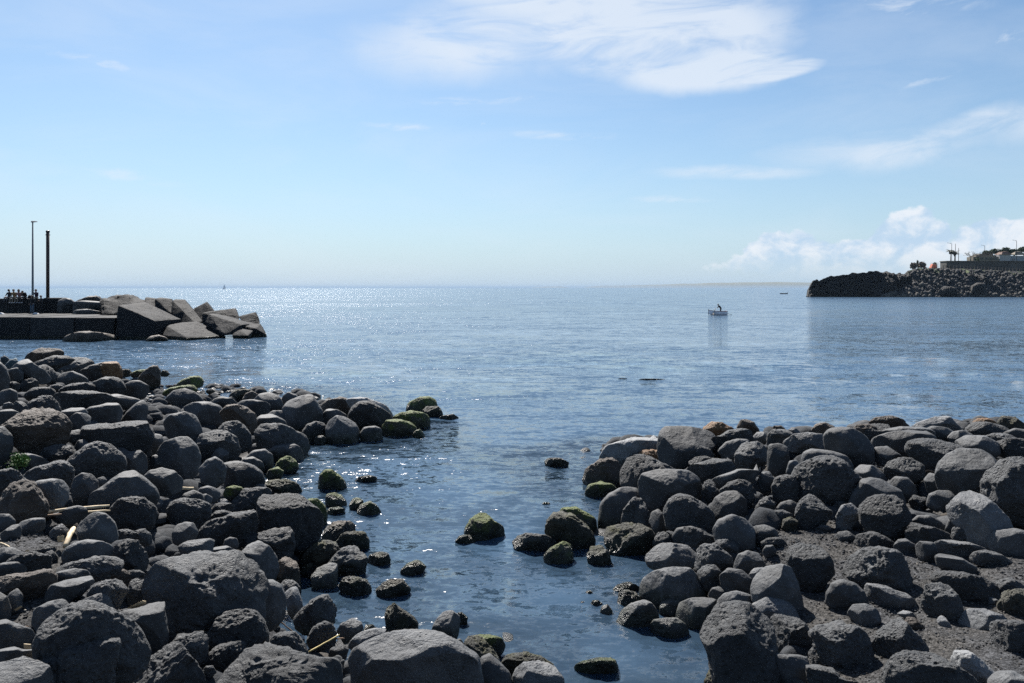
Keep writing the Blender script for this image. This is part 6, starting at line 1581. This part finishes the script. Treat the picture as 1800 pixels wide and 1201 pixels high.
# ------------------------------------------------------------------ driftwood, reed, weed
M['drift'] = plain('bleached_driftwood', (.50, .40, .26), .75, .25, 14); M['drift2'] = plain('old_brown_driftwood', (.17, .11, .07), .8, .3, 14); M['reedm'] = plain('dry_yellow_reed', (.46, .36, .14), .7, .15, 10)
def gpt(px, py, lift):
    P = find_ground(np.array([px, px + .01]), np.array([py + 6.0, py + 6.0]))[0]
    q = at(px, py, P[1] - .35); return Vector((q.x, q.y, q.z)) + Vector((0, 0, lift * 0))
def stick(name, label, pts, w, th, mat='drift', group=None, cat='driftwood', round_=True, parts=None, Yo=0.0, depth=None):
    P = []
    Pg = [find_ground(np.array([x, x]), np.array([y + 4., y + 4.]))[0][1] for x, y in pts]
    Y = min(Pg) - .05 - Yo
    for (x, y), yy in zip(pts, Pg): P.append(at(x, y, (depth if depth else (yy * .5 + Y * .5))))
    c = P[0].copy(); m = (c - Vector(CAM)).length / F
    r = w * m / 2
    Q = []
    n = 9
    for i in range(n):
        u = i / (n - 1) * (len(P) - 1); k = min(int(u), len(P) - 2); q = P[k].lerp(P[k + 1], u - k)
        Q.append(q - c + Vector(rs_.normal(size=3) * r * .12))
    rad = [r * (th if i in (0, n - 1) else rs_.uniform(.88, 1.1)) for i in range(n)]
    me = tube_me(name, Q, rad, M[mat], 8)
    if parts is not None: return me, c
    return obj(name, me, None, tuple(c), label, cat, group)
rs_ = np.random.RandomState(5)
GD = 'driftwood washed up on the left bank'
stick('cane', 'longest of the bleached canes lying side by side on the left bank', [(57, 904), (110, 896), (192, 889)], 4.2, .7, group=GD, cat='cane')
stick('cane', 'lower and shorter cane lying just under the longest bleached one', [(108, 904), (150, 900), (194, 898)], 3.4, .7, group=GD, cat='cane')
stick('cane', 'brownish split cane at the left under the longest bleached one', [(56, 909), (78, 907), (108, 904)], 3.2, .6, mat='drift2', group=GD, cat='cane')
stick('branch', 'thin brown stick leaning on the brown-edged boulder', [(66, 886), (76, 891), (88, 897)], 3, .5, mat='drift2', group=GD, cat='branch')
stick('log', 'short pale driftwood log with a bend, standing off the gravel', [(115, 962), (121, 943), (130, 929)], 7.5, .85, group=GD, cat='log')
stick('plank', 'long white-bleached plank wedged between dark boulders', [(267, 858), (300, 858.5), (340, 858.5)], 4.6, .8, group=GD, cat='plank')
stick('cane', 'small yellowish cane on the flat grey stone', [(371, 895), (390, 893)], 3, .7, group=GD, cat='cane')
stick('reed', 'long yellow reed lying slantwise over the small stones at the bottom', [(541, 1147), (570, 1131), (597, 1116)], 2.4, .5, mat='reedm', group=GD, cat='reed')
stick('reed', 'curved brown reed beside the long yellow one', [(575, 1131), (590, 1123), (606, 1122)], 2.2, .4, mat='drift2', group=GD, cat='reed')
stick('branch', 'thin grey stick poking out of the dark gap below the giant block', [(491, 1091), (505, 1103), (519, 1114)], 2, .4, mat='drift2', group=GD, cat='branch')
stick('branch', 'forked pale twig in the dark gap at the bottom left', [(201, 1199), (206, 1190), (203, 1182)], 2.4, .4, group=GD, cat='branch')
stick('branch', 'short pale stick lying at the left edge of the gravel', [(0, 954), (10, 958), (18, 963)], 2.2, .5, group=GD, cat='branch')
stick('branch', 'small tan twig on the rock in front of the shell-shaped boulder', [(1620, 830), (1632, 827), (1641, 829)], 3, .5, mat='drift2', cat='branch')
stick('branch', 'yellowish stick lying across the olive rock in the lower right cove', [(1262, 1171), (1270, 1175), (1278, 1180)], 2.6, .6, mat='drift2', cat='branch')
def board(label, quad, th=2.0, mat='drift', name='board', cat='board'):
    ys = [find_ground(np.array([x, x]), np.array([y + 4., y + 4.]))[0][1] for x, y in quad]; Y = min(ys) - .12
    P = [at(x, y, Y + .02 * i) for i, (x, y) in enumerate(quad)]; c = P[0].copy()
    m = (c - Vector(CAM)).length / F * th; n_ = Vector((0, m, -m * .3))
    obj(name, hull(name, [p - c for p in P] + [p - c + n_ for p in P], M[mat], .003), None, tuple(c), label, cat, GD)
board('pale pointed board stuck between the stones above the notched wedge', [(222, 1070), (250, 1056), (256, 1057), (256, 1061), (236, 1070)])
board('small square block of pale wood beside the driftwood log', [(100, 943), (109, 942), (108, 952), (101, 953)], 6, name='wood_block', cat='wood')
board('short pale wood chip on the gravel near the left edge', [(24, 1072), (36, 1065), (38, 1067), (28, 1074)])
board('white plank end standing upright near the bottom left corner', [(41, 1132), (53, 1133), (53, 1147), (43, 1149)], 3)
board('slanted whitish stick end left of the honeycombed boulder', [(70, 1138), (75, 1134), (84, 1155), (77, 1157)], 3)
board('small orange-brown scrap of wood among the stones, lower left', [(42, 1101), (49, 1101), (52, 1106), (47, 1107)], 3, 'drift2')
board('thin pale slat lying under the upright plank end', [(56, 1161), (73, 1160), (73, 1163), (58, 1163)], 1.5)
board('little tan chip on the left gravel patch', [(44, 968), (50, 967), (50, 971), (45, 971)], 2)
def weed():
    P = find_ground(np.array([35., 35.]), np.array([838., 838.]))[0]
    b = at(32, 836, P[1] - .15); t = thing('weed_clump', 'bright green leafy weed clump growing between boulders at the left edge', 'plant', tuple(b))
    rs = np.random.RandomState(8); m = P[1] / F
    g1 = plain('fresh_weed_green', (.07, .14, .025), .7, .4, 20)
    obj('stem', tube_me('stem', [(0, 0, -.1), (-.02, 0, 25 * m)], [.012, .006], g1, 5), t)
    obj('foliage', leafy('foliage', (-.02, .02, 22 * m), (19 * m, 17 * m, 20 * m), 1500, 2.2 * m, g1, rs, hollow=.2), t)
    b2 = at(12, 800, P[1]); 
weed()
